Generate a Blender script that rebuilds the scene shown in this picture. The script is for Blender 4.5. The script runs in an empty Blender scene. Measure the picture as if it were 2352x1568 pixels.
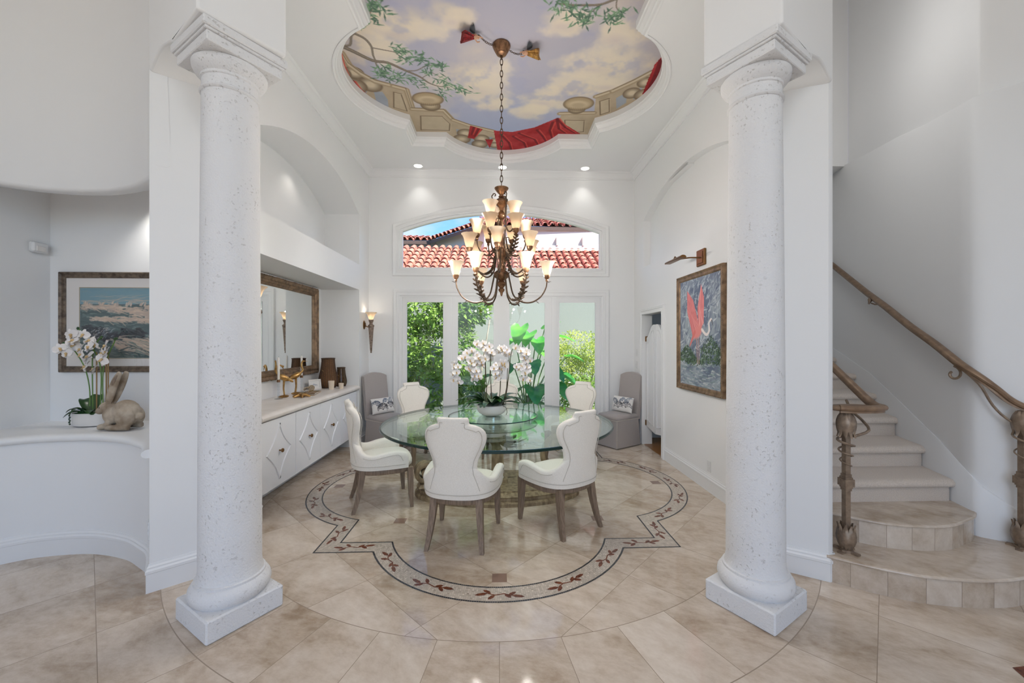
import bpy, math, random
import numpy as np
from mathutils import Vector, Matrix
from mathutils.geometry import tessellate_polygon
SC = bpy.context.scene
COL = SC.collection
R = math.radians
PI = math.pi
rnd = random.Random(7)

# ------------------------------------------------------------ camera, world, sun, daylight, exposure
cd = bpy.data.cameras.new('camera'); cam = bpy.data.objects.new('camera', cd); COL.objects.link(cam)
cam.location = (0, 0, 1.6); cam.rotation_euler = (R(90), 0, R(-1.8))
cd.sensor_width = 36.0; cd.lens = 36.0*915/2352; cd.clip_start = .02; cd.clip_end = 300
SC.camera = cam
SC.view_settings.view_transform = 'Standard'; SC.view_settings.look = 'None'
SC.view_settings.gamma = 1.0; SC.view_settings.use_curve_mapping = False
SC.view_settings.exposure = 0.0

def lin(c):
    out = []
    for v in c[:3]:
        v = v/255.0
        out.append(v/12.92 if v <= .04045 else ((v+.055)/1.055)**2.4)
    return (*out, 1.0)

W = bpy.data.worlds.new('sky'); SC.world = W; W.use_nodes = True
nt = W.node_tree; nt.nodes.clear()
def wn(t, **k):
    n = nt.nodes.new(t)
    for a, b in k.items(): setattr(n, a, b)
    return n
w_out = wn('ShaderNodeOutputWorld'); w_bg = wn('ShaderNodeBackground')
w_sky = wn('ShaderNodeTexSky', sky_type='NISHITA', sun_disc=False)
w_sky.sun_elevation = R(48); w_sky.sun_rotation = R(100); w_sky.air_density = 1.0; w_sky.dust_density = .6; w_sky.ozone_density = 2.0
w_tc = wn('ShaderNodeTexCoord'); w_mp = wn('ShaderNodeMapping'); w_mp.inputs['Scale'].default_value = (2.2, 2.2, 5.0)
w_ns = wn('ShaderNodeTexNoise'); w_ns.inputs['Scale'].default_value = 1.7; w_ns.inputs['Detail'].default_value = 6
w_rp = wn('ShaderNodeValToRGB'); w_rp.color_ramp.elements[0].position = .5; w_rp.color_ramp.elements[1].position = .72
w_sc = wn('ShaderNodeVectorMath', operation='SCALE'); w_sc.inputs['Scale'].default_value = .34
w_mx = wn('ShaderNodeMix', data_type='RGBA'); w_mx.inputs[7].default_value = (1.0, 1.03, 1.08, 1)
L = nt.links.new
L(w_tc.outputs['Generated'], w_mp.inputs['Vector']); L(w_mp.outputs[0], w_ns.inputs['Vector']); L(w_ns.outputs[0], w_rp.inputs[0])
w_tn = wn('ShaderNodeVectorMath', operation='MULTIPLY'); w_tn.inputs[1].default_value = (.58, .82, 1.12)
L(w_sky.outputs[0], w_sc.inputs[0]); L(w_sc.outputs[0], w_tn.inputs[0]); L(w_tn.outputs[0], w_mx.inputs[6]); L(w_rp.outputs[0], w_mx.inputs[0])
L(w_mx.outputs[2], w_bg.inputs[0]); L(w_bg.outputs[0], w_out.inputs[0])
w_bg.inputs[1].default_value = 1.0

def light(name, kind, loc, energy, col=(1, 1, 1), rot=(0, 0, 0), **k):
    d = bpy.data.lights.new(name, kind); d.energy = energy; d.color = col
    for a, b in k.items(): setattr(d, a, b)
    o = bpy.data.objects.new(name, d); o.location = loc; o.rotation_euler = rot; COL.objects.link(o); return o
sun = light('sun', 'SUN', (8, 6, 12), 11.0, (1.0, .96, .88), angle=R(.6))
sun.rotation_euler = Vector((-.45, .45, -.77)).to_track_quat('-Z', 'Y').to_euler()
# daylight of the tall foyer windows behind the camera
light('foyer_window_daylight', 'AREA', (-.6, -8.5, 4.2), 215, (1, .972, .925), (R(88), 0, 0), shape='RECTANGLE', size=9, size_y=5)

light('stair_hall_fill', 'POINT', (2.75, 3.5, 4.2), 13, (1, .985, .96), shadow_soft_size=.25)  # added fill to brighten the stair wall, with no fixture behind it
light('foyer_fill', 'POINT', (.3, -1.6, 4.4), 84, (1, .98, .95), shadow_soft_size=.6)  # added soft fill evening out foyer and stairs; no real chandelier stands behind it

# ------------------------------------------------------------ materials
MATS = {}
def newmat(name):
    m = bpy.data.materials.new(name); m.use_nodes = True; MATS[name] = m
    nt = m.node_tree; b = nt.nodes['Principled BSDF']; return m, nt, b
def mat(name, col, rough=.5, metal=0.0, col2=None, nscale=8, detail=4, stretch=(1, 1, 1), lo=.35, hi=.65, bump=0.0, bscale=None, bdist=.01,
        emit=None, estr=0, spec=.5, coat=0, sub=0, sheen=0, coords='Object'):
    m, nt, b = newmat(name)
    b.inputs['Base Color'].default_value = lin(col); b.inputs['Roughness'].default_value = rough; b.inputs['Metallic'].default_value = metal
    b.inputs['Specular IOR Level'].default_value = spec; b.inputs['Coat Weight'].default_value = coat
    if sheen: b.inputs['Sheen Weight'].default_value = sheen
    if sub: b.inputs['Subsurface Weight'].default_value = sub; b.inputs['Subsurface Radius'].default_value = (.02, .02, .01)
    if emit: b.inputs['Emission Color'].default_value = lin(emit); b.inputs['Emission Strength'].default_value = estr
    tc = nt.nodes.new('ShaderNodeTexCoord'); mp = nt.nodes.new('ShaderNodeMapping'); mp.inputs['Scale'].default_value = stretch
    nt.links.new(tc.outputs[coords], mp.inputs[0])
    if col2:
        n = nt.nodes.new('ShaderNodeTexNoise'); n.inputs['Scale'].default_value = nscale; n.inputs['Detail'].default_value = detail
        rp = nt.nodes.new('ShaderNodeValToRGB'); rp.color_ramp.elements[0].position = lo; rp.color_ramp.elements[1].position = hi
        rp.color_ramp.elements[0].color = lin(col); rp.color_ramp.elements[1].color = lin(col2)
        nt.links.new(mp.outputs[0], n.inputs['Vector']); nt.links.new(n.outputs[0], rp.inputs[0]); nt.links.new(rp.outputs[0], b.inputs['Base Color'])
    if bump:
        n = nt.nodes.new('ShaderNodeTexNoise'); n.inputs['Scale'].default_value = bscale or nscale*4; n.inputs['Detail'].default_value = 5
        bp = nt.nodes.new('ShaderNodeBump'); bp.inputs['Strength'].default_value = bump; bp.inputs['Distance'].default_value = bdist
        nt.links.new(mp.outputs[0], n.inputs['Vector']); nt.links.new(n.outputs[0], bp.inputs['Height']); nt.links.new(bp.outputs[0], b.inputs['Normal'])
    return m
def vcmat(name, rough=.5, coat=0, bump=0):
    m, nt, b = newmat(name)
    a = nt.nodes.new('ShaderNodeVertexColor'); a.layer_name = 'Col'
    nt.links.new(a.outputs[0], b.inputs['Base Color']); b.inputs['Roughness'].default_value = rough; b.inputs['Coat Weight'].default_value = coat
    if bump:
        bp = nt.nodes.new('ShaderNodeBump'); bp.inputs['Strength'].default_value = bump; bp.inputs['Distance'].default_value = .003
        nt.links.new(a.outputs[0], bp.inputs['Height']); nt.links.new(bp.outputs[0], b.inputs['Normal'])
    return m
def thin_glass(name, tint=(1, 1, 1), refl=(1, 1, 1), rough=0.0, ior=1.5):
    m, nt, b = newmat(name); nt.nodes.remove(b)
    o = nt.nodes['Material Output']; t = nt.nodes.new('ShaderNodeBsdfTransparent'); g = nt.nodes.new('ShaderNodeBsdfGlossy')
    f = nt.nodes.new('ShaderNodeFresnel'); x = nt.nodes.new('ShaderNodeMixShader'); f.inputs[0].default_value = ior
    t.inputs[0].default_value = (*tint, 1); g.inputs[0].default_value = (*refl, 1); g.inputs['Roughness'].default_value = rough
    # a pane seen from its back side keeps the same mirror share
    gm = nt.nodes.new('ShaderNodeNewGeometry'); ml = nt.nodes.new('ShaderNodeMath'); ml.operation = 'MULTIPLY_ADD'
    ml.inputs[1].default_value = 1/ior-ior; ml.inputs[2].default_value = ior
    nt.links.new(gm.outputs['Backfacing'], ml.inputs[0]); nt.links.new(ml.outputs[0], f.inputs[0])
    nt.links.new(f.outputs[0], x.inputs[0]); nt.links.new(t.outputs[0], x.inputs[1]); nt.links.new(g.outputs[0], x.inputs[2]); nt.links.new(x.outputs[0], o.inputs[0])
    return m
def leafmat(name, c1, c2, trans=.35, scale=3.0, rough=.35, veins=False):
    m, nt, b = newmat(name)
    tc = nt.nodes.new('ShaderNodeTexCoord'); n = nt.nodes.new('ShaderNodeTexNoise'); n.inputs['Scale'].default_value = scale; n.inputs['Detail'].default_value = 3
    rp = nt.nodes.new('ShaderNodeValToRGB'); rp.color_ramp.elements[0].color = lin(c1); rp.color_ramp.elements[1].color = lin(c2)
    rp.color_ramp.elements[0].position = .35; rp.color_ramp.elements[1].position = .65
    nt.links.new(tc.outputs['Object'], n.inputs['Vector']); nt.links.new(n.outputs[0], rp.inputs[0]); nt.links.new(rp.outputs[0], b.inputs['Base Color'])
    b.inputs['Roughness'].default_value = rough
    t = nt.nodes.new('ShaderNodeBsdfTranslucent'); x = nt.nodes.new('ShaderNodeMixShader'); x.inputs[0].default_value = trans
    o = nt.nodes['Material Output']
    nt.links.new(rp.outputs[0], t.inputs[0]); nt.links.new(b.outputs[0], x.inputs[1]); nt.links.new(t.outputs[0], x.inputs[2]); nt.links.new(x.outputs[0], o.inputs[0])
    return m

M_wall = mat('wall_paint', (234, 234, 234), .75, bump=.05, bscale=120, bdist=.002)
M_trim = mat('trim_paint', (232, 232, 232), .4)
M_cab = mat('cabinet_paint', (240, 241, 244), .35)
M_brownfloor = mat('hall_wood_floor', (150, 105, 60), .3)
M_linen = mat('cream_linen', (238, 233, 224), .9, col2=(226, 220, 210), nscale=260, stretch=(1, 1, .35), lo=.3, hi=.7, bump=.25, bscale=420, bdist=.002, sheen=.2)
M_piping = mat('linen_piping', (196, 189, 178), .9)
M_grey = mat('grey_linen', (176, 168, 164), .9, col2=(160, 152, 148), nscale=300, lo=.3, hi=.7, bump=.2, bscale=420, bdist=.002, sheen=.2)
M_wood = mat('weathered_oak', (142, 122, 104), .55, col2=(112, 94, 78), nscale=14, stretch=(6, 6, .6), bump=.2, bscale=60, bdist=.002)
M_carved = mat('carved_wood', (165, 145, 112), .6, col2=(120, 100, 74), nscale=9, stretch=(3, 3, 1), bump=.3, bscale=40, bdist=.004)
M_bronze = mat('antique_bronze', (160, 122, 92), .36, .8, col2=(110, 80, 58), nscale=30, bump=.1, bscale=60, bdist=.002)
M_bronze_d = mat('dark_bronze', (104, 84, 66), .45, .6, col2=(78, 62, 50), nscale=30)
M_gold = mat('gold_leaf', (205, 165, 105), .3, .9, col2=(160, 120, 70), nscale=25)
M_brass = mat('aged_brass', (130, 95, 60), .35, .85)
M_rail = mat('bronze_handrail', (150, 124, 100), .38, .35, col2=(126, 102, 82), nscale=20)
M_iron = mat('forged_bronze', (158, 138, 118), .38, .35, col2=(128, 110, 94), nscale=30)
M_frame = mat('gilded_frame', (150, 122, 94), .42, .45, col2=(104, 82, 62), nscale=16, bump=.5, bscale=70, bdist=.006)
M_framed = mat('weathered_frame', (120, 104, 88), .5, .2, col2=(74, 62, 52), nscale=30, stretch=(1, 1, 1), bump=.4, bscale=60, bdist=.004)
M_mirror = mat('mirror_glass', (232, 236, 236), .015, 1.0)
M_white = mat('white_ceramic', (226, 222, 218), .35)
M_candle = mat('white_wax', (236, 232, 226), .5, sub=.2)
M_plastic = mat('white_plastic', (222, 222, 222), .4)
M_petal = mat('orchid_petal', (238, 233, 230), .6, sub=.15)
M_petalc = mat('orchid_heart', (214, 184, 134), .6)
M_stem = mat('orchid_stem', (74, 52, 40), .5, col2=(60, 74, 34), nscale=6)
M_stake = mat('bamboo_stake', (150, 118, 74), .6)
M_oleaf = mat('orchid_leaf', (26, 58, 30), .28, col2=(46, 84, 34), nscale=5, coat=.3)
M_cane = mat('brown_wicker', (134, 92, 52), .6, col2=(92, 60, 34), nscale=40, stretch=(1, 1, 8), bump=.6, bscale=90, bdist=.006)
M_caned = mat('dark_cane', (74, 52, 36), .6)
M_rabbit = mat('weathered_stone', (186, 172, 154), .85, col2=(136, 118, 98), nscale=9, bump=.4, bscale=45, bdist=.006)
M_dark = mat('matt_dark_brown', (30, 26, 22), .8)  # plain dark colour of wicks, chair legs, hair and eyes
M_frost = mat('frosted_votive', (222, 206, 186), .35, sub=.3)
M_carpet = mat('beige_carpet', (226, 212, 198), .95, col2=(206, 192, 178), nscale=160, detail=2, lo=.35, hi=.65, bump=.6, bscale=330, bdist=.006, sheen=.3)
M_lawn = mat('lawn_soil', (96, 110, 50), .9)
M_gwall = mat('garden_stucco', (140, 147, 139), .85, bump=.3, bscale=60, bdist=.01)
M_hwall = mat('house_stucco', (214, 204, 194), .85, bump=.2, bscale=40, bdist=.01)
M_tile = mat('terracotta_tile', (208, 138, 116), .75, col2=(178, 100, 80), nscale=3.0, detail=6, bump=.2, bscale=30, bdist=.01)
M_tiled = mat('weathered_terracotta', (190, 120, 100), .8, col2=(148, 88, 72), nscale=4, detail=6)
M_fascia = mat('dark_fascia', (92, 74, 66), .8)
M_bark = mat('pale_bark', (188, 178, 162), .85, col2=(140, 128, 112), nscale=12)
M_hedge = leafmat('glossy_hedge_leaf', (92, 138, 56), (176, 206, 110), .45, 2.2, .25)
M_ear = leafmat('elephant_ear_leaf', (70, 168, 62), (130, 206, 84), .5, 4, .35)
M_ear2 = leafmat('deep_green_leaf', (34, 118, 66), (76, 158, 76), .4, 4, .35)
M_shrub = leafmat('small_shrub_leaf', (134, 164, 78), (208, 216, 116), .4, 2, .5)
M_grass = leafmat('grass_blade', (110, 140, 50), (160, 180, 80), .3, 3, .6)
M_fern = leafmat('strap_leaf', (90, 130, 60), (140, 165, 90), .35, 3, .5)
M_stalk = mat('green_stalk', (96, 132, 60), .5)
M_pane = thin_glass('window_glass', ior=1.3)
M_tabletop = thin_glass('table_glass', (.92, .98, .96), (.95, 1, .98), ior=1.6)
M_tedge = mat('table_glass_edge', (10, 44, 38), .12, spec=.4)
M_crystal = thin_glass('crystal_glass', (.93, .95, .96), (1, 1, 1), .02, 1.7)
M_smoke = thin_glass('amber_lantern_glass', (.62, .5, .36), (1, 1, 1), .03)
M_bulb = mat('lamp_bulb', (255, 240, 215), .5, emit=(255, 238, 214), estr=40)
M_down = mat('downlight_lens', (255, 255, 250), .5, emit=(255, 250, 240), estr=5)
M_mosaic = vcmat('mosaic_tesserae', .22)
M_mural = vcmat('painted_plaster', .85)
M_canvas = vcmat('oil_canvas', .5, bump=.3)
M_print = vcmat('paper_print', .6)
M_cushion = vcmat('printed_cotton', .9)
M_mat = mat('picture_mat', (226, 221, 217), .8)
M_matline = mat('mat_gold_line', (170, 150, 110), .6)
M_picglass = thin_glass('picture_glass', ior=1.35)
M_mosaicleaf = mat('mosaic_leaf_stone', (128, 72, 48), .2, col2=(88, 46, 32), nscale=60, detail=2)
M_mosaicline = mat('mosaic_border_stone', (44, 46, 52), .18, col2=(64, 66, 70), nscale=60, detail=1)
M_red = mat('red_robe', (150, 24, 30), .6, col2=(96, 14, 20), nscale=50)
M_robe = mat('gold_robe', (196, 150, 76), .5, .3, col2=(140, 96, 44), nscale=50)
M_wing = mat('dark_wing', (70, 74, 80), .5, .3)
M_skin = mat('figurine_skin', (206, 160, 130), .6)
M_steplam = None

def shade_mat():
    m, nt, b = newmat('alabaster_shade')
    b.inputs['Base Color'].default_value = lin((212, 196, 174)); b.inputs['Roughness'].default_value = .35
    b.inputs['Emission Color'].default_value = lin((255, 224, 186)); b.inputs['Emission Strength'].default_value = .06
    t = nt.nodes.new('ShaderNodeBsdfTranslucent'); t.inputs[0].default_value = lin((240, 228, 212))
    x = nt.nodes.new('ShaderNodeMixShader'); x.inputs[0].default_value = .5
    nt.links.new(b.outputs[0], x.inputs[1]); nt.links.new(t.outputs[0], x.inputs[2]); nt.links.new(x.outputs[0], nt.nodes['Material Output'].inputs[0])
    return m
M_shade = shade_mat()

def stone_mat():
    m, nt, b = newmat('coral_stone')
    b.inputs['Roughness'].default_value = .8
    tc = nt.nodes.new('ShaderNodeTexCoord')
    n1 = nt.nodes.new('ShaderNodeTexNoise'); n1.inputs['Scale'].default_value = 95; n1.inputs['Detail'].default_value = 5
    n2 = nt.nodes.new('ShaderNodeTexNoise'); n2.inputs['Scale'].default_value = 5; n2.inputs['Detail'].default_value = 2
    n3 = nt.nodes.new('ShaderNodeTexNoise'); n3.inputs['Scale'].default_value = 62; n3.inputs['Detail'].default_value = 3
    for n in (n1, n2, n3): nt.links.new(tc.outputs['Object'], n.inputs['Vector'])
    rp = nt.nodes.new('ShaderNodeValToRGB'); rp.color_ramp.elements[0].position = .62; rp.color_ramp.elements[1].position = .68     # pits
    rp2 = nt.nodes.new('ShaderNodeValToRGB'); rp2.color_ramp.elements[0].position = .42; rp2.color_ramp.elements[1].position = .60   # where pits gather
    nt.links.new(n3.outputs[0], rp.inputs[0]); nt.links.new(n2.outputs[0], rp2.inputs[0])
    pm = nt.nodes.new('ShaderNodeMath'); pm.operation = 'MULTIPLY'; nt.links.new(rp.outputs[0], pm.inputs[0]); nt.links.new(rp2.outputs[0], pm.inputs[1])
    mx = nt.nodes.new('ShaderNodeMix'); mx.data_type = 'RGBA'; mx.inputs[6].default_value = lin((226, 226, 227)); mx.inputs[7].default_value = lin((206, 204, 202))
    nt.links.new(pm.outputs[0], mx.inputs[0]); nt.links.new(mx.outputs[2], b.inputs['Base Color'])
    s = nt.nodes.new('ShaderNodeMath'); s.operation = 'MULTIPLY_ADD'; s.inputs[1].default_value = -1.6
    nt.links.new(pm.outputs[0], s.inputs[0]); nt.links.new(n1.outputs[0], s.inputs[2])
    bp = nt.nodes.new('ShaderNodeBump'); bp.inputs['Strength'].default_value = .55; bp.inputs['Distance'].default_value = .008
    nt.links.new(s.outputs[0], bp.inputs['Height']); nt.links.new(bp.outputs[0], b.inputs['Normal'])
    return m
M_stone = stone_mat()

class G:                                   # small wrapper for math nodes
    def __init__(s, nt): s.nt = nt
    def __call__(s, op, *a):
        n = s.nt.nodes.new('ShaderNodeMath'); n.operation = op
        for i, v in enumerate(a):
            if isinstance(v, (int, float)): n.inputs[i].default_value = v
            else: s.nt.links.new(v, n.inputs[i])
        return n.outputs[0]
def travertine(name, kind):
    m, nt, b = newmat(name); g = G(nt); L = nt.links.new
    tc = nt.nodes.new('ShaderNodeTexCoord'); sp = nt.nodes.new('ShaderNodeSeparateXYZ'); L(tc.outputs['Object'], sp.inputs[0])
    x, y = sp.outputs[0], sp.outputs[1]
    if kind == 'floor':
        yy = g('SUBTRACT', y, 4.47); r = g('SQRT', g('ADD', g('MULTIPLY', x, x), g('MULTIPLY', yy, yy)))
        u = g('MULTIPLY', g('ADD', x, yy), .70711); v = g('MULTIPLY', g('SUBTRACT', x, yy), .70711); s = .6258
        def cell(a): return g('FLOOR', g('DIVIDE', a, s))
        def dist(a): return g('MULTIPLY', g('SUBTRACT', .5, g('ABSOLUTE', g('SUBTRACT', g('FRACT', g('DIVIDE', a, s)), .5))), s)
        grid = g('LESS_THAN', g('MINIMUM', dist(u), dist(v)), .0017)
        ang = g('ARCTAN2', x, yy); da = 2*PI/44
        rad = g('LESS_THAN', g('MULTIPLY', g('SUBTRACT', .5, g('ABSOLUTE', g('SUBTRACT', g('FRACT', g('DIVIDE', ang, da)), .5))), g('MULTIPLY', r, da)), .0017)
        inring = g('MULTIPLY', g('GREATER_THAN', r, 2.345), g('LESS_THAN', r, 2.85))
        rings = g('MAXIMUM', g('LESS_THAN', g('ABSOLUTE', g('SUBTRACT', r, 2.345)), .0022), g('LESS_THAN', g('ABSOLUTE', g('SUBTRACT', r, 2.85)), .0025))
        line = g('MAXIMUM', rings, g('ADD', g('MULTIPLY', grid, g('SUBTRACT', 1, inring)), g('MULTIPLY', rad, inring)))
        S2 = s*2
        du = g('SUBTRACT', u, g('MULTIPLY', g('ROUND', g('DIVIDE', u, S2)), S2)); dv = g('SUBTRACT', v, g('MULTIPLY', g('ROUND', g('DIVIDE', v, S2)), S2))
        lx = g('ABSOLUTE', g('MULTIPLY', g('ADD', du, dv), .70711)); ly = g('ABSOLUTE', g('MULTIPLY', g('SUBTRACT', du, dv), .70711))
        inset = g('MULTIPLY', g('LESS_THAN', g('MAXIMUM', lx, ly), .05), g('LESS_THAN', r, 2.0))
        cid = g('ADD', g('MULTIPLY', g('ADD', cell(u), g('MULTIPLY', cell(v), 17.3)), g('SUBTRACT', 1, inring)), g('MULTIPLY', g('ADD', g('FLOOR', g('DIVIDE', ang, da)), 91.7), inring))
    else:
        z = sp.outputs[2]
        a = g('ADD', g('ARCTAN2', g('SUBTRACT', x, .15), g('SUBTRACT', 1.0, y)), 20.0); da = .115 if kind == 'riser' else 50.0
        line = g('LESS_THAN', g('SUBTRACT', .5, g('ABSOLUTE', g('SUBTRACT', g('FRACT', g('DIVIDE', a, da)), .5))), .009)
        cid = g('FLOOR', g('DIVIDE', a, da)); inset = None
    wn_ = nt.nodes.new('ShaderNodeTexWhiteNoise'); wn_.noise_dimensions = '1D'; L(cid, wn_.inputs['W'])
    # streaks run a different way in each slab
    cmb = nt.nodes.new('ShaderNodeCombineXYZ'); L(g('MULTIPLY', cid, 3.17), cmb.inputs[2])
    ad = nt.nodes.new('ShaderNodeVectorMath'); ad.operation = 'ADD'; L(tc.outputs['Object'], ad.inputs[0]); L(cmb.outputs[0], ad.inputs[1])
    vr = nt.nodes.new('ShaderNodeVectorRotate'); vr.rotation_type = 'Z_AXIS'; L(ad.outputs[0], vr.inputs['Vector'])
    L(g('ADD', .45, g('MULTIPLY', g('SUBTRACT', wn_.outputs[0], .5), .5)), vr.inputs['Angle'])
    mp = nt.nodes.new('ShaderNodeMapping'); mp.inputs['Scale'].default_value = (1.5, 2.5, 1.5); L(vr.outputs[0], mp.inputs[0])
    n1 = nt.nodes.new('ShaderNodeTexNoise'); n1.inputs['Scale'].default_value = 1.5; n1.inputs['Detail'].default_value = 9; n1.inputs['Roughness'].default_value = .62; L(mp.outputs[0], n1.inputs['Vector'])
    n1.inputs['Distortion'].default_value = .6
    n2 = nt.nodes.new('ShaderNodeTexNoise'); n2.inputs['Scale'].default_value = 9; n2.inputs['Detail'].default_value = 6; n2.inputs['Roughness'].default_value = .7; L(mp.outputs[0], n2.inputs['Vector'])
    rp = nt.nodes.new('ShaderNodeValToRGB'); e = rp.color_ramp.elements
    e[0].position = .30; e[0].color = lin((158, 136, 114)); e[1].position = .70; e[1].color = lin((222, 210, 196))
    k = e.new(.42); k.color = lin((184, 166, 146)); k = e.new(.55); k.color = lin((206, 191, 174))
    L(g('ADD', g('MULTIPLY', n1.outputs[0], .66), g('ADD', g('MULTIPLY', n2.outputs[0], .36), g('MULTIPLY', g('SUBTRACT', wn_.outputs[0], .5), .10))), rp.inputs[0])
    mx = nt.nodes.new('ShaderNodeMix'); mx.data_type = 'RGBA'; L(line, mx.inputs[0]); L(rp.outputs[0], mx.inputs[6]); mx.inputs[7].default_value = lin((156, 140, 123))
    out = mx.outputs[2]
    if inset is not None:
        m2 = nt.nodes.new('ShaderNodeMix'); m2.data_type = 'RGBA'; L(inset, m2.inputs[0]); L(out, m2.inputs[6]); m2.inputs[7].default_value = lin((142, 117, 103)); out = m2.outputs[2]
    L(out, b.inputs['Base Color'])
    L(g('ADD', .03, g('MULTIPLY', n2.outputs[0], .09)), b.inputs['Roughness']); b.inputs['Specular IOR Level'].default_value = .5
    bp = nt.nodes.new('ShaderNodeBump'); bp.inputs['Strength'].default_value = .25; bp.inputs['Distance'].default_value = .002; L(g('SUBTRACT', 1, line), bp.inputs['Height']); L(bp.outputs[0], b.inputs['Normal'])
    return m
M_floor = travertine('travertine_floor', 'floor')
M_tread = travertine('travertine_tread', 'tread')
M_riser = travertine('travertine_riser', 'riser')

# ------------------------------------------------------------ mesh helpers
class MB:
    def __init__(s): s.v = []; s.f = []; s.m = []; s.k = 0
    def add(s, V, F):
        o = len(s.v); s.v += [tuple(p) for p in V]; s.f += [tuple(i+o for i in q) for q in F]; s.m += [s.k]*len(F); return s
    def box(s, x0, x1, y0, y1, z0, z1, M=None):
        V = [Vector((x, y, z)) for z in (z0, z1) for y in (y0, y1) for x in (x0, x1)]
        if M is not None: V = [M @ p for p in V]
        return s.add(V, [(0, 2, 3, 1), (4, 5, 7, 6), (0, 1, 5, 4), (2, 6, 7, 3), (0, 4, 6, 2), (1, 3, 7, 5)])
    def rbox(s, x0, x1, y0, y1, z0, z1, r=.01, M=None):       # box with chamfered edges
        V = []; F = []
        xs, ys, zs = (x0, x1), (y0, y1), (z0, z1); idx = {}
        for i in (0, 1):
            for j in (0, 1):
                for k in (0, 1):
                    c = (xs[i], ys[j], zs[k]); d = (r if i == 0 else -r, r if j == 0 else -r, r if k == 0 else -r)
                    for a in range(3):
                        p = [c[q]+(0 if q == a else d[q]) for q in range(3)]; idx[i, j, k, a] = len(V); V.append(Vector(p))
        def q(*t): F.append(tuple(idx[u] for u in t))
        for i in (0, 1): q((i, 0, 0, 0), (i, 1, 0, 0), (i, 1, 1, 0), (i, 0, 1, 0))
        for j in (0, 1): q((0, j, 0, 1), (1, j, 0, 1), (1, j, 1, 1), (0, j, 1, 1))
        for k in (0, 1): q((0, 0, k, 2), (1, 0, k, 2), (1, 1, k, 2), (0, 1, k, 2))
        for i in (0, 1):
            for j in (0, 1):
                q((i, j, 0, 0), (i, j, 1, 0), (i, j, 1, 1), (i, j, 0, 1)); q((i, 0, j, 0), (i, 1, j, 0), (i, 1, j, 2), (i, 0, j, 2)); q((0, i, j, 1), (1, i, j, 1), (1, i, j, 2), (0, i, j, 2))
                for k in (0, 1): q((i, j, k, 0), (i, j, k, 1), (i, j, k, 2))
        if M is not None: V = [M @ p for p in V]
        return s.add(V, F)
    def rings(s, RR, closed=True, cap0=True, cap1=True):       # loft through a list of equal rings
        n = len(RR[0]); V = [p for r in RR for p in r]; F = []
        for i in range(len(RR)-1):
            for j in range(n if closed else n-1):
                a = i*n+j; b = i*n+(j+1) % n; F.append((a, b, b+n, a+n))
        if closed and cap0: F.append(tuple(range(n-1, -1, -1)))
        if closed and cap1: F.append(tuple((len(RR)-1)*n+j for j in range(n)))
        return s.add(V, F)
    def lathe(s, prof, c=(0, 0, 0), n=24, M=None, cap=True, a0=0.0):
        RR = []
        for r, z in prof:
            ring = [Vector((r*math.cos(a0+2*PI*j/n), r*math.sin(a0+2*PI*j/n), z)) for j in range(n)]
            if M is not None: ring = [M @ p for p in ring]
            RR.append([p+Vector(c) for p in ring])
        return s.rings(RR, True, cap, cap)
    def tube(s, P, r, n=8, closed=False, flat=1.0, up=None):
        P = [Vector(p) for p in P]; m = len(P); rr = r if isinstance(r, (list, tuple)) else [r]*m
        RR = []; N = None
        for i in range(m):
            a = P[(i-1) % m] if closed or i > 0 else P[i]; b = P[(i+1) % m] if closed or i < m-1 else P[i]
            t = (b-a)
            t = t.normalized() if t.length > 1e-9 else Vector((0, 0, 1))
            if up is not None: N = Vector(up) - t*t.dot(Vector(up)); N = N.normalized() if N.length > 1e-6 else t.orthogonal().normalized()
            elif N is None: N = t.orthogonal().normalized()
            else:
                N = N-t*t.dot(N); N = N.normalized() if N.length > 1e-6 else t.orthogonal().normalized()
            B = t.cross(N)
            RR.append([P[i]+(N*math.cos(2*PI*j/n)*flat+B*math.sin(2*PI*j/n))*rr[i] for j in range(n)])
        if closed: RR.append(RR[0]); return s.rings(RR, True, False, False)
        return s.rings(RR)
    def prism(s, poly, z0, z1, M=None):
        n = len(poly); V = [Vector((p[0], p[1], z0)) for p in poly]+[Vector((p[0], p[1], z1)) for p in poly]
        if M is not None: V = [M @ p for p in V]
        F = [(i, (i+1) % n, n+(i+1) % n, n+i) for i in range(n)]
        T = tessellate_polygon([[Vector((p[0], p[1], 0)) for p in poly]])
        F += [tuple(t) for t in T]+[tuple(n+i for i in t) for t in T]
        return s.add(V, F)
    def face(s, loops, M=None, f3=None):                       # planar polygon with holes
        flat = [p for l in loops for p in l]
        T = tessellate_polygon([[Vector((p[0], p[1], 0)) for p in l] for l in loops])
        V = [f3(*p) if f3 else Vector((p[0], p[1], 0)) for p in flat]
        return s.add(V, [tuple(t) for t in T])
    def sweep(s, path, prof, closed=False, f3=None, side=1.0):  # profile (offset to the left of the path, height) along a plan path with mitred corners
        n = len(path); P = [Vector((p[0], p[1])) for p in path]; RR = []
        for i in range(n):
            a = P[i-1] if (closed or i > 0) else None; b = P[(i+1) % n] if (closed or i < n-1) else None
            d0 = (P[i]-a).normalized() if a is not None else None; d1 = (b-P[i]).normalized() if b is not None else None
            if d0 is None: d0 = d1
            if d1 is None: d1 = d0
            n0 = Vector((-d0.y, d0.x)); n1 = Vector((-d1.y, d1.x)); h = n0+n1
            h = h/max(h.length_squared/2, .25) if h.length > 1e-6 else n0
            RR.append([(f3(P[i].x+h.x*o*side, P[i].y+h.y*o*side, z) if f3 else Vector((P[i].x+h.x*o*side, P[i].y+h.y*o*side, z))) for o, z in prof])
        if closed: RR.append(RR[0])
        m = len(prof); V = [p for r in RR for p in r]; F = []
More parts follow.
